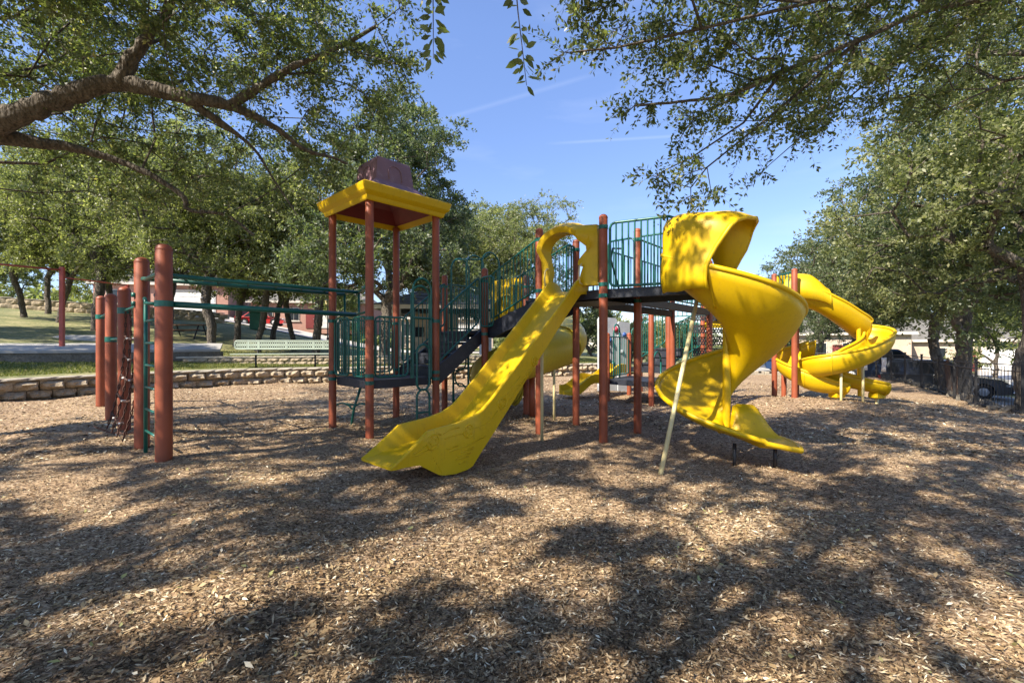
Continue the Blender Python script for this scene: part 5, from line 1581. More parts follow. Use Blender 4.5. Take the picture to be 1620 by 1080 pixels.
def leaves_np(rg, base, dirs, lens, per, size, aspect, up=0.35, jit=0.5):
    """sprays: per leaves along every twig -> verts, quads, tint"""
    n = len(base)
    t = rg.uniform(.12, 1.02, (n, per))
    b = base[:, None, :] + dirs[:, None, :] * (lens[:, None, None] * t[..., None])
    b[..., 2] -= (t ** 2) * lens[:, None] * .16
    d = np.repeat(dirs[:, None, :], per, 1)
    rnd = rg.normal(size=(n, per, 3)); side = rnd - (rnd * d).sum(-1, keepdims=True) * d
    side /= np.linalg.norm(side, axis=-1, keepdims=True) + 1e-9
    ax = d * .55 + side * .85 + rg.normal(size=(n, per, 3)) * .2; ax /= np.linalg.norm(ax, axis=-1, keepdims=True)
    nr = rg.normal(size=(n, per, 3)); nr[..., 2] += .15
    bi = np.cross(nr, ax); bi /= np.linalg.norm(bi, axis=-1, keepdims=True) + 1e-9
    L = size * rg.uniform(.65, 1.25, (n, per, 1)); W = L * aspect
    b = b + side * .008
    v = np.stack([b, b + ax * L * .45 + bi * W * .5, b + ax * L, b + ax * L * .5 - bi * W * .5], 2).reshape(-1, 3)
    q = np.arange(n * per * 4).reshape(-1, 4)
    tint = np.clip(rg.normal(.45, .22, (n, per)) + np.repeat(rg.normal(0, .13, (n, 1)), per, 1), 0, 1).reshape(-1)
    return v, q, tint

def skeleton(rg, trunk, limbs, centres, tip_r, alpha=.47, sag=.06, wiggle=.12):
    """greedy growth: each cluster centre is joined to the best branch node"""
    nodes = []; parent = []; plen = []; chains = []
    def addchain(pts, start):
        ch = [start] if start is not None else []
        for p in pts:
            par = ch[-1] if ch else -1
            nodes.append(np.asarray(p, float)); parent.append(par)
            plen.append(0 if par < 0 else plen[par] + np.linalg.norm(nodes[-1] - nodes[par])); ch.append(len(nodes) - 1)
        chains.append(ch); return ch
    def nearest(p, ids=None):
        N = np.array(nodes); return int(np.argmin(np.linalg.norm(N - np.asarray(p), axis=1)))
    addchain(trunk, None); nt = len(nodes)
    for lb in limbs:
        addchain(lb[1:], nearest(lb[0]))
    order = np.argsort(np.linalg.norm(centres - np.asarray(trunk[-1]), axis=1))
    first = max(1, nt // 2)
    arr = np.zeros((len(centres) * 6 + len(nodes) + 10, 3)); arr[:len(nodes)] = nodes; pl = np.zeros(len(arr)); pl[:len(nodes)] = plen
    ends = []
    for ci in order:
        c = centres[ci]; m = len(nodes)
        dist = np.linalg.norm(arr[:m] - c, axis=1)
        cost = dist + .28 * pl[:m]; cost[:first] += 50
        cost += np.where(arr[:m, 2] > c[2] + .6, .6, 0)
        j = int(np.argmin(cost)); D = c - arr[j]; L = np.linalg.norm(D)
        k = int(min(5, max(1, L / .45)))
        pts = []
        for i in range(1, k + 1):
            f = i / k; p = arr[j] + D * f; amp = wiggle * L * math.sin(f * math.pi) 
            p = p + rg.normal(size=3) * amp * .6; p[2] += sag * L * math.sin(f * math.pi) * 2
            pts.append(p if i < k else c)
        m0 = len(nodes); ch = addchain(pts, j)
        arr[m0:len(nodes)] = nodes[m0:]; pl[m0:len(nodes)] = plen[m0:]
        ends.append(ch[-1])
    cnt = np.zeros(len(nodes))
    for e in ends:
        i = e
        while i >= 0: cnt[i] += 1; i = parent[i]
    cnt = np.maximum(cnt, 1)
    rad = tip_r * cnt ** alpha
    return np.array(nodes), chains, rad

def make_tree(seed, trunk, r0, blobs, nclus, twigs, per, size, aspect, twl, tip_r, leafmat, limbs=(), shell=.35, droop=.25, nside=6, alpha=.47, twig_geo=True, extra=None, sag=.06, limb_r=None):
    """returns (wood mesh, leaf mesh) with trunk base at the local origin"""
    rg = np.random.default_rng(seed)
    vol = np.array([b[3] * b[4] * b[5] for b in blobs]); pick = rg.choice(len(blobs), nclus, p=vol / vol.sum())
    d = rg.normal(size=(nclus, 3)); d /= np.linalg.norm(d, axis=1, keepdims=True)
    rr = rg.uniform(shell ** 3, 1, (nclus, 1)) ** (1 / 3)
    B = np.array(blobs, float)[pick]
    C = B[:, :3] + d * rr * B[:, 3:6]
    if extra is not None: C = np.concatenate([C, np.asarray(extra, float)])
    nodes, chains, rad = skeleton(rg, trunk, limbs, C, tip_r, alpha, sag)
    # trunk radius profile
    paths = []
    scale_t = r0 / rad[0]
    fixed = rad.copy()
    ntr = len(trunk)
    tr = np.linspace(r0, max(r0 * .62, rad[ntr - 1]), ntr); tr[0] *= 1.25
    fixed[:ntr] = tr
    paths_thick = []; paths_thin = []
    for ci, ch in enumerate(chains):
        P = nodes[ch]; R = fixed[ch].copy()
        if ci == 0: paths_thick.append((P, R)); continue
        if 0 < ci <= len(limbs) and limb_r:
            R = np.maximum(R, np.linspace(limb_r[ci - 1], limb_r[ci - 1] * .35, len(R)))
            fixed[ch[1:]] = R[1:]
        elif len(R) > 1: R[0] = min(R[0], R[1] * 1.35)
        (paths_thick if R[0] > .05 else paths_thin).append((P, R))
    v1, q1 = tube_np(paths_thick, max(8, nside))
    parts = [(v1, q1)]
    if paths_thin: parts.append(tube_np(paths_thin, 4))
    # sprays
    n = len(C); base = np.repeat(C, twigs, 0)
    ctr = np.asarray(trunk[-1]); out = base - ctr; out[:, 2] *= .5; out /= np.linalg.norm(out, axis=1, keepdims=True) + 1e-9
    dr = rg.normal(size=(n * twigs, 3)) * .75 + out * .55; dr[:, 2] = dr[:, 2] * .7 - droop * rg.uniform(0, 1.6, n * twigs)
    dr /= np.linalg.norm(dr, axis=1, keepdims=True)
    ln = twl * rg.uniform(.45, 1.25, n * twigs)
    lv, lq, lt = leaves_np(rg, base, dr, ln, per, size, aspect)
    if twig_geo:
        tip = base + dr * ln[:, None]; tip[:, 2] -= ln * .16; mid = base + dr * ln[:, None] * .5; mid[:, 2] -= ln * .04
        a = np.cross(dr, [0, 0, 1.]); a /= np.linalg.norm(a, axis=1, keepdims=True) + 1e-9; b = np.cross(dr, a)
        tr_ = tip_r * .55; tv = []; 
        for k in range(3):
            an = 2 * math.pi * k / 3; tv.append(a * math.cos(an) + b * math.sin(an))
        tv = np.stack(tv, 1)
        ring = np.stack([base[:, None] + tv * tr_, mid[:, None] + tv * tr_ * .6, tip[:, None] + tv * tr_ * .2], 1).reshape(-1, 3)
        o = np.arange(len(base))[:, None, None, None] * 9; s = np.arange(2)[None, :, None, None] * 3; k = np.arange(3)[None, None, :]
        k2 = (k + 1) % 3
        o = o[..., 0]; s = s[..., 0]
        qd = np.stack([o + s + k, o + s + k2, o + s + 3 + k2, o + s + 3 + k], -1).reshape(-1, 4)
        parts.append((ring, qd))
    vv = []; qq = []; off = 0
    for v, q in parts: vv.append(v); qq.append(q + off); off += len(v)
    wood = np_mesh('trunk', np.concatenate(vv), np.concatenate(qq), M['bark']); wood.shade_smooth()
    leaf = np_mesh('crown', lv, lq, M[leafmat], lt)
    return wood, leaf

def place_tree(name, label, meshes, loc, rz=0.0, sc=1.0, group=None):
    t = thing(name, label, 'tree', loc, group); t.rotation_euler = (0, 0, rz); t.scale = (sc, sc, sc)
    obj('trunk', meshes[0], t); obj('crown', meshes[1], t)
    return t

# --- big oak at the left, limb reaching into the picture
def rel(base, pts): return [(x - base[0], y - base[1], z - base[2]) for x, y, z in pts]
bA = (-10.2, 5.6, 0)
limbsA_w = [
    [(-9.9, 5.8, 2.6), (-8.6, 6.0, 3.7), (-7.4, 6.1, 4.28), (-6.75, 6.1, 4.45), (-6.0, 6.1, 4.75), (-5.3, 6.15, 4.95), (-4.6, 6.25, 4.85), (-3.95, 6.4, 4.78)],
    [(-5.3, 6.15, 4.95), (-5.0, 6.1, 5.4), (-4.6, 6.0, 5.75), (-4.2, 5.8, 6.1), (-3.6, 5.5, 6.6)],
    [(-3.95, 6.4, 4.78), (-3.6, 6.45, 5.05), (-3.2, 6.5, 5.35), (-2.6, 6.5, 5.6), (-1.9, 6.4, 5.9)],
    [(-3.95, 6.4, 4.78), (-3.5, 6.7, 4.62), (-3.15, 6.9, 4.38), (-2.85, 7.1, 4.35), (-2.6, 7.2, 4.28)],
    [(-7.4, 6.1, 4.28), (-6.4, 6.7, 4.3), (-5.7, 7.0, 4.1), (-5.15, 7.1, 3.75), (-5.1, 7.2, 3.55), (-4.6, 7.3, 3.5), (-4.2, 7.4, 3.2)],
    [(-4.3, 6.3, 4.8), (-3.9, 6.7, 4.4), (-3.6, 6.9, 3.9), (-3.3, 7.0, 3.4)],
    [(-9.9, 5.8, 2.6), (-9.6, 4.6, 4.2), (-8.8, 3.4, 5.6), (-7.4, 2.4, 6.6)],
    [(-9.9, 5.8, 2.6), (-10.6, 7.2, 4.2), (-10.2, 8.8, 5.6), (-9.2, 9.8, 6.6)],
    [(-9.9, 5.8, 2.6), (-11.4, 5.2, 4.6), (-12.4, 4.6, 6.2)],
]
blobsA = [(-3.7, 7.9, 5.3, 1.3, .9, .9), (-5.6, 7.6, 7.0, 2.4, 1.8, 1.2), (-3.4, 7.4, 6.2, 1.6, 1.2, 1.0), (-8.2, 7.6, 6.8, 2.2, 1.8, 1.2), (-6.0, 4.6, 6.6, 1.8, 1.4, .9), (-6.8, 6.2, 6.3, 2.3, 2.2, 1.3), (-4.4, 5.9, 6.2, 1.9, 1.9, 1.4), (-2.3, 6.3, 5.95, 1.4, 1.3, 1.15), (-3.3, 7.4, 4.75, 1.0, .8, .75), (-7.0, 8.0, 4.9, 2.0, 1.5, 1.1), (-4.8, 7.6, 4.0, 1.5, .9, .7),
          (-7.0, 3.0, 7.0, 2.4, 1.8, 1.2), (-9.6, 9.6, 6.9, 2.2, 1.8, 1.4), (-11.6, 5.2, 7.0, 1.9, 1.9, 1.4), (-3.0, 4.6, 7.0, 1.7, 1.4, .9), (-9.0, 6.0, 5.6, 1.8, 1.8, .9)]
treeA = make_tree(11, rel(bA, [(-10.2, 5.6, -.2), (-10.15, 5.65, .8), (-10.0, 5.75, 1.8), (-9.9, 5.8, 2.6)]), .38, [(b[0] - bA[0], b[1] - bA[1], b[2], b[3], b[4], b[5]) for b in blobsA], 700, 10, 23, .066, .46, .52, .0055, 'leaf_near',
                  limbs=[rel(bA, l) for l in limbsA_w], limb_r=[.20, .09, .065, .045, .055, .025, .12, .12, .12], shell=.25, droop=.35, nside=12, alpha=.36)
place_tree('oak_tree', 'near oak reaching a thick bare limb in from the left edge', treeA, bA)

# --- oak behind the camera whose sprigs hang at the top
bB = (-6.2, -3.6, 0)
limbsB_w = [[(-6.1, -3.5, 2.4), (-4.9, -2.6, 4.0), (-3.4, -1.4, 5.1), (-1.8, -.2, 5.6), (-.3, .9, 5.4), (.6, 1.8, 4.6)],
            [(-6.1, -3.5, 2.4), (-6.6, -1.8, 4.4), (-6.6, 0.2, 5.6), (-6.0, 1.8, 6.2)],
            [(-6.1, -3.5, 2.4), (-4.6, -4.2, 4.4), (-2.8, -4.2, 5.8), (-.8, -3.4, 6.4), (1.4, -1.8, 6.6), (3.2, -.4, 6.6)],
            [(-6.1, -3.5, 2.4), (-7.6, -4.2, 4.6), (-8.8, -4.8, 6.0)]]
rgb_ = random.Random(4)
blobsB = []; blobsC_more = []
for gx_ in np.arange(-7.5, 9.6, 1.15):
    for gy_ in np.arange(0.9, 8.6, 0.95):
        if rgb_.random() < .22: continue
        gx = gx_ + rgb_.uniform(-.5, .5); gy = gy_ + rgb_.uniform(-.4, .4); h = rgb_.uniform(5.4, 7.6)
        k = h / math.tan(SUN_EL); cx_, cy_ = gx + SUN_FROM.x * k, gy + SUN_FROM.y * k
        if h < 2.4 + .80 * cy_: continue
        bl_ = (cx_, cy_, h, rgb_.uniform(.30, .62), rgb_.uniform(.28, .5), rgb_.uniform(.2, .35))
        k2 = (h - 2.6) / math.tan(SUN_EL)
        if math.hypot(cx_ - SUN_FROM.x * k2 - 2.3, cy_ - SUN_FROM.y * k2 - 5.35) < 1.0: continue
        (blobsC_more if cx_ > 1.6 else blobsB).append(bl_)
for gx, gy, gz_, h in ((.2, 6.2, 1.2, 6.2), (3.3, 5.4, .9, 6.4), (-.8, 5.0, .5, 6.0), (3.0, 5.9, 1.8, 7.4), (-4.4, 5.6, 1.2, 6.6), (1.2, 7.0, 2.6, 7.4)):
    k = (h - gz_) / math.tan(SUN_EL)
    blobsB.append((gx + SUN_FROM.x * k, gy + SUN_FROM.y * k, h, .5, .4, .25))
extraB = []
while len(extraB) < 1300:
    gx, gy, h = rgb_.uniform(-8.5, 10.5), rgb_.uniform(.6, 8.8), rgb_.uniform(5.2, 7.8)
    # leave a few sunny gaps between the boughs
    if math.sin(gx * 2.1 + 1.7 * math.sin(gy * 1.6)) * math.cos(gy * 3.1 + .9 * gx) > .30: continue
    if gy > 5.5 and gx < -3 and rgb_.random() < .6: continue
    k = h / math.tan(SUN_EL); p_ = (gx + SUN_FROM.x * k, gy + SUN_FROM.y * k, h)
    if h < 2.4 + .80 * p_[1] or p_[0] > 4: continue
    k2 = (h - 2.6) / math.tan(SUN_EL); hx_, hy_ = p_[0] - SUN_FROM.x * k2 - 2.3, p_[1] - SUN_FROM.y * k2 - 5.35
    if math.hypot(hx_, hy_) < .75 and rgb_.random() < .8: continue
    extraB.append(p_)
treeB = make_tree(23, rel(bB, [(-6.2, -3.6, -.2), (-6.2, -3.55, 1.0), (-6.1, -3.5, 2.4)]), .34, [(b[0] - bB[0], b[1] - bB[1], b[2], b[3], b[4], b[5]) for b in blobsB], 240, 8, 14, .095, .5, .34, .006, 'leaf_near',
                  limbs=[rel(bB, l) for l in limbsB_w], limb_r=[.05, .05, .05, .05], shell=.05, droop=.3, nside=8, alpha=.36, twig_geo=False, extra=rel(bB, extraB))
tB = place_tree('oak_tree', 'oak overhead whose two leafy sprigs dangle at the top edge', treeB, bB)
def sprigs():
    rg = np.random.default_rng(5)
    wood = []; LV = []; LQ = []; LT = []; off = 0
    for (x0, y0, z0), (x1, y1, z1), nl in (((.02, 2.2, 4.6), (.05, 2.18, 2.66), 64), ((-.22, 2.25, 4.5), (-.40, 2.2, 2.80), 90)):
        n = 12; P = np.array([[x0 + (x1 - x0) * f + .03 * math.sin(f * 7), y0 + (y1 - y0) * f, z0 + (z1 - z0) * f] for f in np.linspace(0, 1, n)])
        wood.append((P - np.array(bB), np.linspace(.010, .0016, n)))
        t = np.sort(rg.uniform(.55, 1.0, nl)); idx = t * (n - 1); i0 = np.minimum(idx.astype(int), n - 2); b = P[i0] + (P[i0 + 1] - P[i0]) * (idx - i0)[:, None]
        a = np.stack([np.where(np.arange(nl) % 2, 1, -1) * rg.uniform(.4, 1, nl), rg.normal(0, .5, nl), rg.uniform(-1.1, .15, nl)], 1); a /= np.linalg.norm(a, axis=1, keepdims=True)
        nr = rg.normal(size=(nl, 3)) * .7; nr[:, 1] -= .8; bi = np.cross(nr, a); bi /= np.linalg.norm(bi, axis=1, keepdims=True)
        L = rg.uniform(.042, .08, nl)[:, None]; W = L * .5
        b = b + a * rg.uniform(0, .03, nl)[:, None]
        v = np.stack([b, b + a * L * .28 + bi * W * .42, b + a * L * .62 + bi * W * .42, b + a * L, b + a * L * .62 - bi * W * .42, b + a * L * .28 - bi * W * .42], 1)
        cen = (v[:, 0] + v[:, 3]) / 2 - nr / np.linalg.norm(nr, axis=1, keepdims=True) * L * .06
        LV.append(v - np.array(bB)); LT.append(np.clip(rg.normal(.3, .15, nl), 0, 1))
    V = np.concatenate(LV).reshape(-1, 3); n = len(V) // 6
    q = []
    for k in range(n): q += [(6 * k, 6 * k + 1, 6 * k + 2, 6 * k + 3), (6 * k, 6 * k + 3, 6 * k + 4, 6 * k + 5)]
    me = np_mesh('sprig_leaves', V, np.array(q), M['leaf_near'], np.repeat(np.concatenate(LT), 2)); obj('sprig_leaves', me, tB)
    v, qd = tube_np(wood, 5); obj('sprig_stem', np_mesh('sprig_stem', v, qd, M['bark']), tB)
sprigs()

# --- elm-like tree at the upper right, branches sweeping left over the slides
bC = (9.4, 3.2, 0)
limbsC_w = [
    [(9.2, 3.3, 2.6), (8.0, 4.6, 4.6), (6.7, 5.6, 5.85), (5.6, 6.0, 6.2), (4.6, 6.1, 5.9)],
    [(6.7, 5.6, 5.85), (5.2, 5.6, 5.55), (4.2, 5.5, 5.1), (3.2, 5.4, 4.65), (2.6, 5.3, 4.35), (2.0, 5.2, 4.2), (1.4, 5.2, 4.15)],
    [(5.2, 5.6, 5.55), (4.4, 5.2, 5.5), (3.2, 4.9, 5.1), (2.0, 4.8, 4.75), (1.1, 4.8, 4.55), (.62, 4.8, 4.5)],
    [(4.2, 5.5, 5.1), (3.5, 5.6, 4.5), (2.9, 5.6, 4.0), (2.4, 5.6, 3.6), (2.2, 5.6, 3.35)],
    [(3.2, 5.4, 4.65), (2.8, 5.5, 4.1), (2.2, 5.5, 3.7), (1.8, 5.5, 3.5)],
    [(9.2, 3.3, 2.6), (9.6, 5.4, 4.6), (9.3, 7.2, 6.0), (8.4, 8.4, 6.8)],
    [(9.2, 3.3, 2.6), (8.0, 2.0, 4.8), (6.4, 1.2, 6.0), (4.6, 1.0, 6.4)],
    [(9.2, 3.3, 2.6), (10.6, 2.6, 4.8), (11.4, 2.2, 6.2)],
    [(4.6, 5.6, 5.2), (4.1, 5.9, 4.6), (3.75, 6.0, 4.1), (3.35, 6.0, 3.75)],
]
blobsC = [(5.6, 6.8, 5.3, 1.5, 1.1, .8), (2.6, 5.4, 4.55, 1.7, .9, .62), (1.9, 4.9, 5.3, 1.5, .9, .7), (4.4, 5.7, 5.6, 1.8, 1.3, .8), (3.5, 5.2, 6.2, 1.7, 1.2, .6), (2.45, 5.6, 3.75, .75, .5, .38), (6.6, 6.2, 6.6, 2.0, 1.6, 1.0), (8.8, 7.4, 6.9, 2.0, 1.8, 1.2), (5.4, 1.8, 7.0, 2.0, 1.6, .8), (10.4, 3.2, 6.8, 1.8, 1.8, 1.2), (3.4, 5.9, 4.4, .9, .5, .6)]
ex = [(.55, 4.8, 4.5), (.75, 4.8, 4.85), (1.35, 5.2, 4.1), (1.6, 5.2, 4.2), (1.0, 4.8, 4.6), (2.2, 5.6, 3.25), (2.0, 5.6, 3.4), (1.75, 5.5, 3.45), (2.45, 5.6, 3.3), (3.3, 6.0, 3.7), (1.2, 4.8, 5.2), (.8, 4.8, 5.3)]
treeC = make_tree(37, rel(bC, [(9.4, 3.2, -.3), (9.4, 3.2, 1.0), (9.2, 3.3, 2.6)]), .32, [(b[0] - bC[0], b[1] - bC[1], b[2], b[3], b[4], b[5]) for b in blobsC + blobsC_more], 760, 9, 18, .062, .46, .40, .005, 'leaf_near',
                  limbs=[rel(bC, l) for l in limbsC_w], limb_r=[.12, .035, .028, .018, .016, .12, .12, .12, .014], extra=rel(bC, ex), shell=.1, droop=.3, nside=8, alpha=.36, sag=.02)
place_tree('elm_tree', 'near tree sweeping thin leafy branches in from the top right corner', treeC, bC)

# --- generic trees for the middle and far ground
def generic(seed, H, spread, n, tw, per, size, mat, fork=.25, lean=0.0, wide=1.0, low=.3, r0=.2, blobn=9, shell=.45):
    rg = np.random.default_rng(seed)
    th = H * fork; trunk = [(0, 0, -.4)]
    for k in range(1, 5):
        f = k / 4; trunk.append((lean * f + rg.normal() * .04, rg.normal() * .04, th * f))
    blobs = [(lean, 0, H * .62, spread * .6, spread * .6, H * .28)]
    for k in range(blobn):
        a = 2 * math.pi * k / blobn + rg.uniform(-.3, .3); r = spread * rg.uniform(.35, .72); z = H * rg.uniform(low + .12, .88)
        s = spread * rg.uniform(.26, .42)
        blobs.append((lean + r * math.cos(a) * wide, r * math.sin(a), z, s, s, s * .62))
    return make_tree(seed, trunk, r0, blobs, n, tw, per, size, .46, .55 * spread / 4, .012, mat, shell=shell, droop=.12, nside=8, alpha=.45, twig_geo=False, sag=.08)
vA = generic(101, 11.5, 5.0, 430, 10, 14, .15, 'leaf', .26, .5, low=.22, r0=.17, blobn=15)
vB = generic(102, 10.8, 5.0, 430, 10, 14, .15, 'leaf', .30, -.6, low=.24, r0=.15, blobn=15)
vC = generic(103, 12.0, 4.3, 520, 10, 14, .135, 'leaf_dark', .22, .2, low=.16, r0=.22, blobn=18)
vD = generic(104, 9.5, 4.8, 480, 10, 14, .115, 'leaf_dark', .25, .3, low=.16, r0=.17, blobn=16)
vE = generic(105, 11.0, 4.8, 480, 10, 14, .115, 'leaf', .23, -.3, low=.2, r0=.165, blobn=16)
vF = generic(106, 7.0, 3.6, 170, 9, 12, .19, 'leaf_pale', .2, 0, low=.1, r0=.16)
vS = generic(107, 4.6, 2.6, 150, 9, 12, .14, 'leaf_dark', .10, 0, low=-.05, r0=.1)
GT = 'park oaks on the hill'
def tree_at(label, px, d, mesh, rz, sc, name='oak_tree', group=GT):
    x = (px - 810) * d / 720.0
    th = math.atan2(x, d); inside = math.hypot(x, d) < r_edge(th)
    z = mulch_z(x, d) if inside else lawn_z(x, d)
    place_tree(name, label, mesh, (x, d, z - .1), rz, sc, group)
tree_at('slim oak with dark trunk furthest left under the swing frame beam', 40, 31, vB, 1.0, 1.0)
tree_at('slim oak just left of the tall red swing post', 74, 35, vA, 2.2, 1.0)
tree_at('crooked oak close behind the tall red swing post', 92, 29.5, vB, 3.9, .92)
tree_at('oak behind the three terracotta bollard posts', 182, 33, vA, 4.4, 1.1)
tree_at('oak seen between the two stout ladder posts and the picnic table', 268, 35, vB, 5.0, 1.1)
tree_at('thickest grey trunked oak just left of the pale bench', 338, 22.5, vE, 0.6, 1.1)
tree_at('dark trunked oak at the left end of the pale bench', 372, 25.5, vA, 1.5, .95)
tree_at('forked oak rising above the left part of the bench', 408, 24.5, vB, 2.9, .95)
tree_at('upright dark oak near the red car', 431, 32, vA, 0.2, 1.0)
tree_at('thin leaning oak above the middle of the bench', 466, 27, vB, 0.0, .9)
tree_at('straight grey oak at the right end of the bench', 500, 23.5, vE, 2.6, 1.08)
tree_at('broad pale oak behind the swing frame beam end', 150, 27, vE, 3.3, 1.22)
tree_at('broad pale oak behind the stout ladder posts', 262, 26, vE, 4.9, 1.18)
tree_at('tall dark evergreen oak rising behind the roofed tower', 604, 21.0, vC, .4, 1.14)
tree_at('tall dark evergreen oak right of the roofed tower roof', 690, 31.0, vC, 2.4, 1.02)
tree_at('rounded oak against the sky behind the arch of the straight slide', 822, 36, vE, 1.2, 1.22)
tree_at('oak left of the rounded oak against the sky', 770, 40, vA, 2.0, 1.3)
tree_at('low bushy tree beyond the wall under the high deck', 935, 37, vS, 0, 1.15, 'bushy_tree', 'low trees beyond the play area')
tree_at('low bushy tree behind the grey climbing panel', 1010, 40, vS, 2.0, 1.0, 'bushy_tree', 'low trees beyond the play area')
tree_at('low bushy tree behind the dark perforated stairs', 1095, 42, vS, 3.3, 1.1, 'bushy_tree', 'low trees beyond the play area')
tree_at('low tree seen over the spiral slide and green rail', 1215, 40, vS, 1.0, 1.55, 'bushy_tree', 'low trees beyond the play area')
GR = 'trees along the fence and street'
tree_at('oak behind the zigzag slide hood', 1295, 33, vD, 0.5, 1.0, 'oak_tree', GR)
tree_at('oak behind the right curve of the zigzag slide', 1350, 30, vE, 1.4, .95, 'oak_tree', GR)
tree_at('thick trunked oak just right of the zigzag slide', 1412, 24.5, vD, 2.2, 1.05, 'oak_tree', GR)
tree_at('oak with trunk rising behind the fence boards', 1524, 17.2, vD, 4.0, 1.2, 'oak_tree', GR)
tree_at('tall oak cut by the right edge beside the fence gate panel', 1612, 12.1, vE, 3.0, 1.05, 'oak_tree', GR)
tree_at('tall oak filling the right side above the fence boards', 1490, 21.5, vE, 5.2, 1.12, 'oak_tree', GR)
tree_at('pale leaved tree before the limestone house', 1575, 31, vF, 1.0, .95, 'shade_tree', GR)
tree_at('pale leaved tree on the hill behind the swing frame', 20, 52, vF, 2.0, 1.0, 'shade_tree', GT)
tree_at('pale leaved tree on the hill behind the bollard posts', 150, 50, vF, 3.0, 1.15, 'shade_tree', GT)
tree_at('pale leaved tree behind the picnic table', 300, 66, vF, 4.0, 1.3, 'shade_tree', GT)
tree_at('pale leaved tree behind the hill road and lamp post', 540, 52, vF, 5.0, 1.0, 'shade_tree', GT)

place_tree('oak_tree', 'broad oak past the left edge shading the concrete slab', vA, (-23.5, 10.5, lawn_z(-23.5, 10.5) - .1), .7, 1.0, GT)
place_tree('oak_tree', 'broad oak past the left edge shading the upper lawn', vB, (-31, 19, lawn_z(-31, 19) - .1), 1.9, 1.05, GT)
# far wood closing the horizon (one mass)
def far_wood():
    rg = np.random.default_rng(3); n = 900
    th = rg.uniform(-1.25, 1.2, n); r = rg.uniform(82, 100, n); x, y = r * np.sin(th), r * np.cos(th)
    zb = np.array([lawn_z(a, b) for a, b in zip(x, y)]); z = zb + rg.uniform(-1, 1, n) * 2 + 2.5 + 2.0 * np.sin(th * 9)
    base = np.repeat(np.stack([x, y, z], 1), 9, 0); d = rg.normal(size=(len(base), 3)); d /= np.linalg.norm(d, axis=1, keepdims=True)
    v, q, t = leaves_np(rg, base, d, rg.uniform(1.2, 3.2, len(base)), 9, .75, .6)
    o = obj('far_wood', np_mesh('far_wood', v, q, M['leaf'], t)); o['kind'] = 'stuff'; tag(o, 'far belt of trees closing the horizon behind the houses', 'woods')
far_wood()

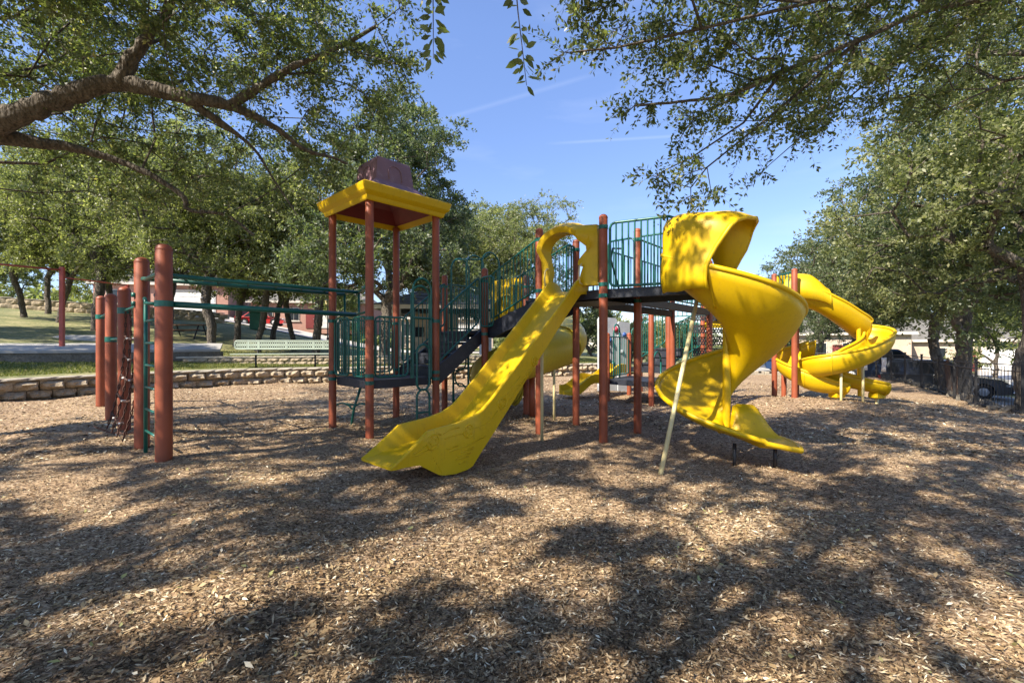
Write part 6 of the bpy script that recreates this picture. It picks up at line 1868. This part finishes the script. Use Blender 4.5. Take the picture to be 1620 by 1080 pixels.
# ------------------------------------------------------------------ ground litter
def litter():
    rg = np.random.default_rng(9)
    def place(n, rmin, rmax, pw):
        r = rmin + (rmax - rmin) * rg.uniform(0, 1, n) ** pw; th = rg.uniform(-.98, .98, n)
        return r * np.sin(th), r * np.cos(th)
    def mz(x, y):
        w = .03 * np.sin(x * 1.3 + .7) * np.cos(y * 1.1) + .02 * np.sin(x * 2.9 + y * 2.3) + .012 * np.sin(5.1 * x - 3.7 * y)
        t = np.clip((x - 8.5) / 5, 0, 1); hl = sum(-hd * np.exp(-((x - hx) ** 2 + (y - hy) ** 2) / hr ** 2) for hx, hy, hr, hd in HOLLOWS); return hl + w * .9 - .30 * t * t * (3 - 2 * t) + .16 * np.exp(-(((x - 6.9) / 1.8) ** 2 + ((y - 10.6) / 1.3) ** 2))
    def pieces(n, rmin, rmax, pw, l0, l1, a0, a1, tilt, lift, mt, name, lab, cat, mu=.48, sg=.24, drift=False):
        x, y = place(n, rmin, rmax, pw); L = rg.uniform(l0, l1, n); W = L * rg.uniform(a0, a1, n)
        yaw = rg.uniform(0, 2 * np.pi, n); p = rg.normal(0, tilt, n); ro = rg.normal(0, tilt * 1.3, n)
        ax = np.stack([np.cos(yaw) * np.cos(p), np.sin(yaw) * np.cos(p), np.sin(p)], 1); bi = np.stack([-np.sin(yaw) * np.cos(ro), np.cos(yaw) * np.cos(ro), np.sin(ro)], 1)
        c = np.stack([x, y, mz(x, y) + lift + rg.uniform(0, 1, n) ** 2 * .018], 1)
        k = rg.uniform(.3, 1.0, n)[:, None]
        a = ax * (L / 2)[:, None]; b = bi * (W / 2)[:, None]
        v = np.stack([c - a - b * k, c - a * .2 + b * -1.0 + a * .4, c + a + b * rg.uniform(-.4, .4, (n, 1)), c + a * .1 + b, ], 1).reshape(-1, 3)
        t = np.clip(rg.normal(mu, sg, n) + .12 * np.sin(x * 1.7 + 2 * np.sin(y * 1.3)) * np.cos(y * 2.1 - .8 * x), 0, 1)
        if drift:
            keep = (np.sin(x * 1.3 + 1.5 * np.sin(y * 1.1)) * np.cos(y * 1.6 + .5 * x) + rg.normal(0, .35, n)) > .12
            v = v.reshape(n, 4, 3)[keep].reshape(-1, 3); t = t[keep]; n = int(keep.sum())
        o = obj(name, np_mesh(name, v, np.arange(4 * n).reshape(-1, 4), M[mt], t)); o['kind'] = 'stuff'; tag(o, lab, cat)
    pieces(270000, 1.6, 9.5, 1.4, .012, .042, .13, .36, .26, .004, 'chip', 'mulch_chips', 'loose shredded wood chips covering the play area floor', 'mulch', .44, .30)
    pieces(60000, 8.0, 19.0, 1.0, .03, .09, .25, .5, .2, .006, 'chip', 'mulch_chips', 'coarse sunlit wood chips further back around the posts', 'mulch', .55)
    pieces(6000, 1.6, 6.5, 1.5, .03, .075, .14, .36, .2, .010, 'chip', 'bark_flakes', 'larger pale bark flakes lying on the near mulch', 'bark', .66, .24, True)
    pieces(9500, 1.6, 9.0, 1.3, .028, .056, .36, .55, .28, .012, 'dry_leaf', 'fallen_leaves', 'dry tan oak leaves scattered over the mulch', 'leaves', .5, .28, True)
litter()
def grass_blades():
    rg = np.random.default_rng(21); n = 90000
    th = rg.uniform(-1.0, .2, n); t = rg.uniform(0.25, 1, n) ** 1.5 * 9 + .1
    r = np.interp(th, EA, ER) + t; x, y = r * np.sin(th), r * np.cos(th)
    zc = np.array([lawn_z(a, b) for a, b in zip(x, y)])
    h = rg.uniform(.03, .09, n); yaw = rg.uniform(0, 6.28, n); w = .012 + h * .08
    b = np.stack([x, y, zc - .01], 1); s = np.stack([np.cos(yaw), np.sin(yaw), np.zeros(n)], 1) * w[:, None]; le = np.stack([rg.normal(0, .035, n), rg.normal(0, .035, n), h], 1)
    v = np.stack([b - s, b + s, b + le], 1).reshape(-1, 3)
    o = obj('grass_blades', np_mesh('grass_blades', v, np.arange(3 * n).reshape(-1, 3), M['grass'], np.clip(rg.normal(.5, .25, n), 0, 1), tris=True)); o['kind'] = 'stuff'; tag(o, 'short patchy grass on the terrace above the stone wall', 'grass')
grass_blades()
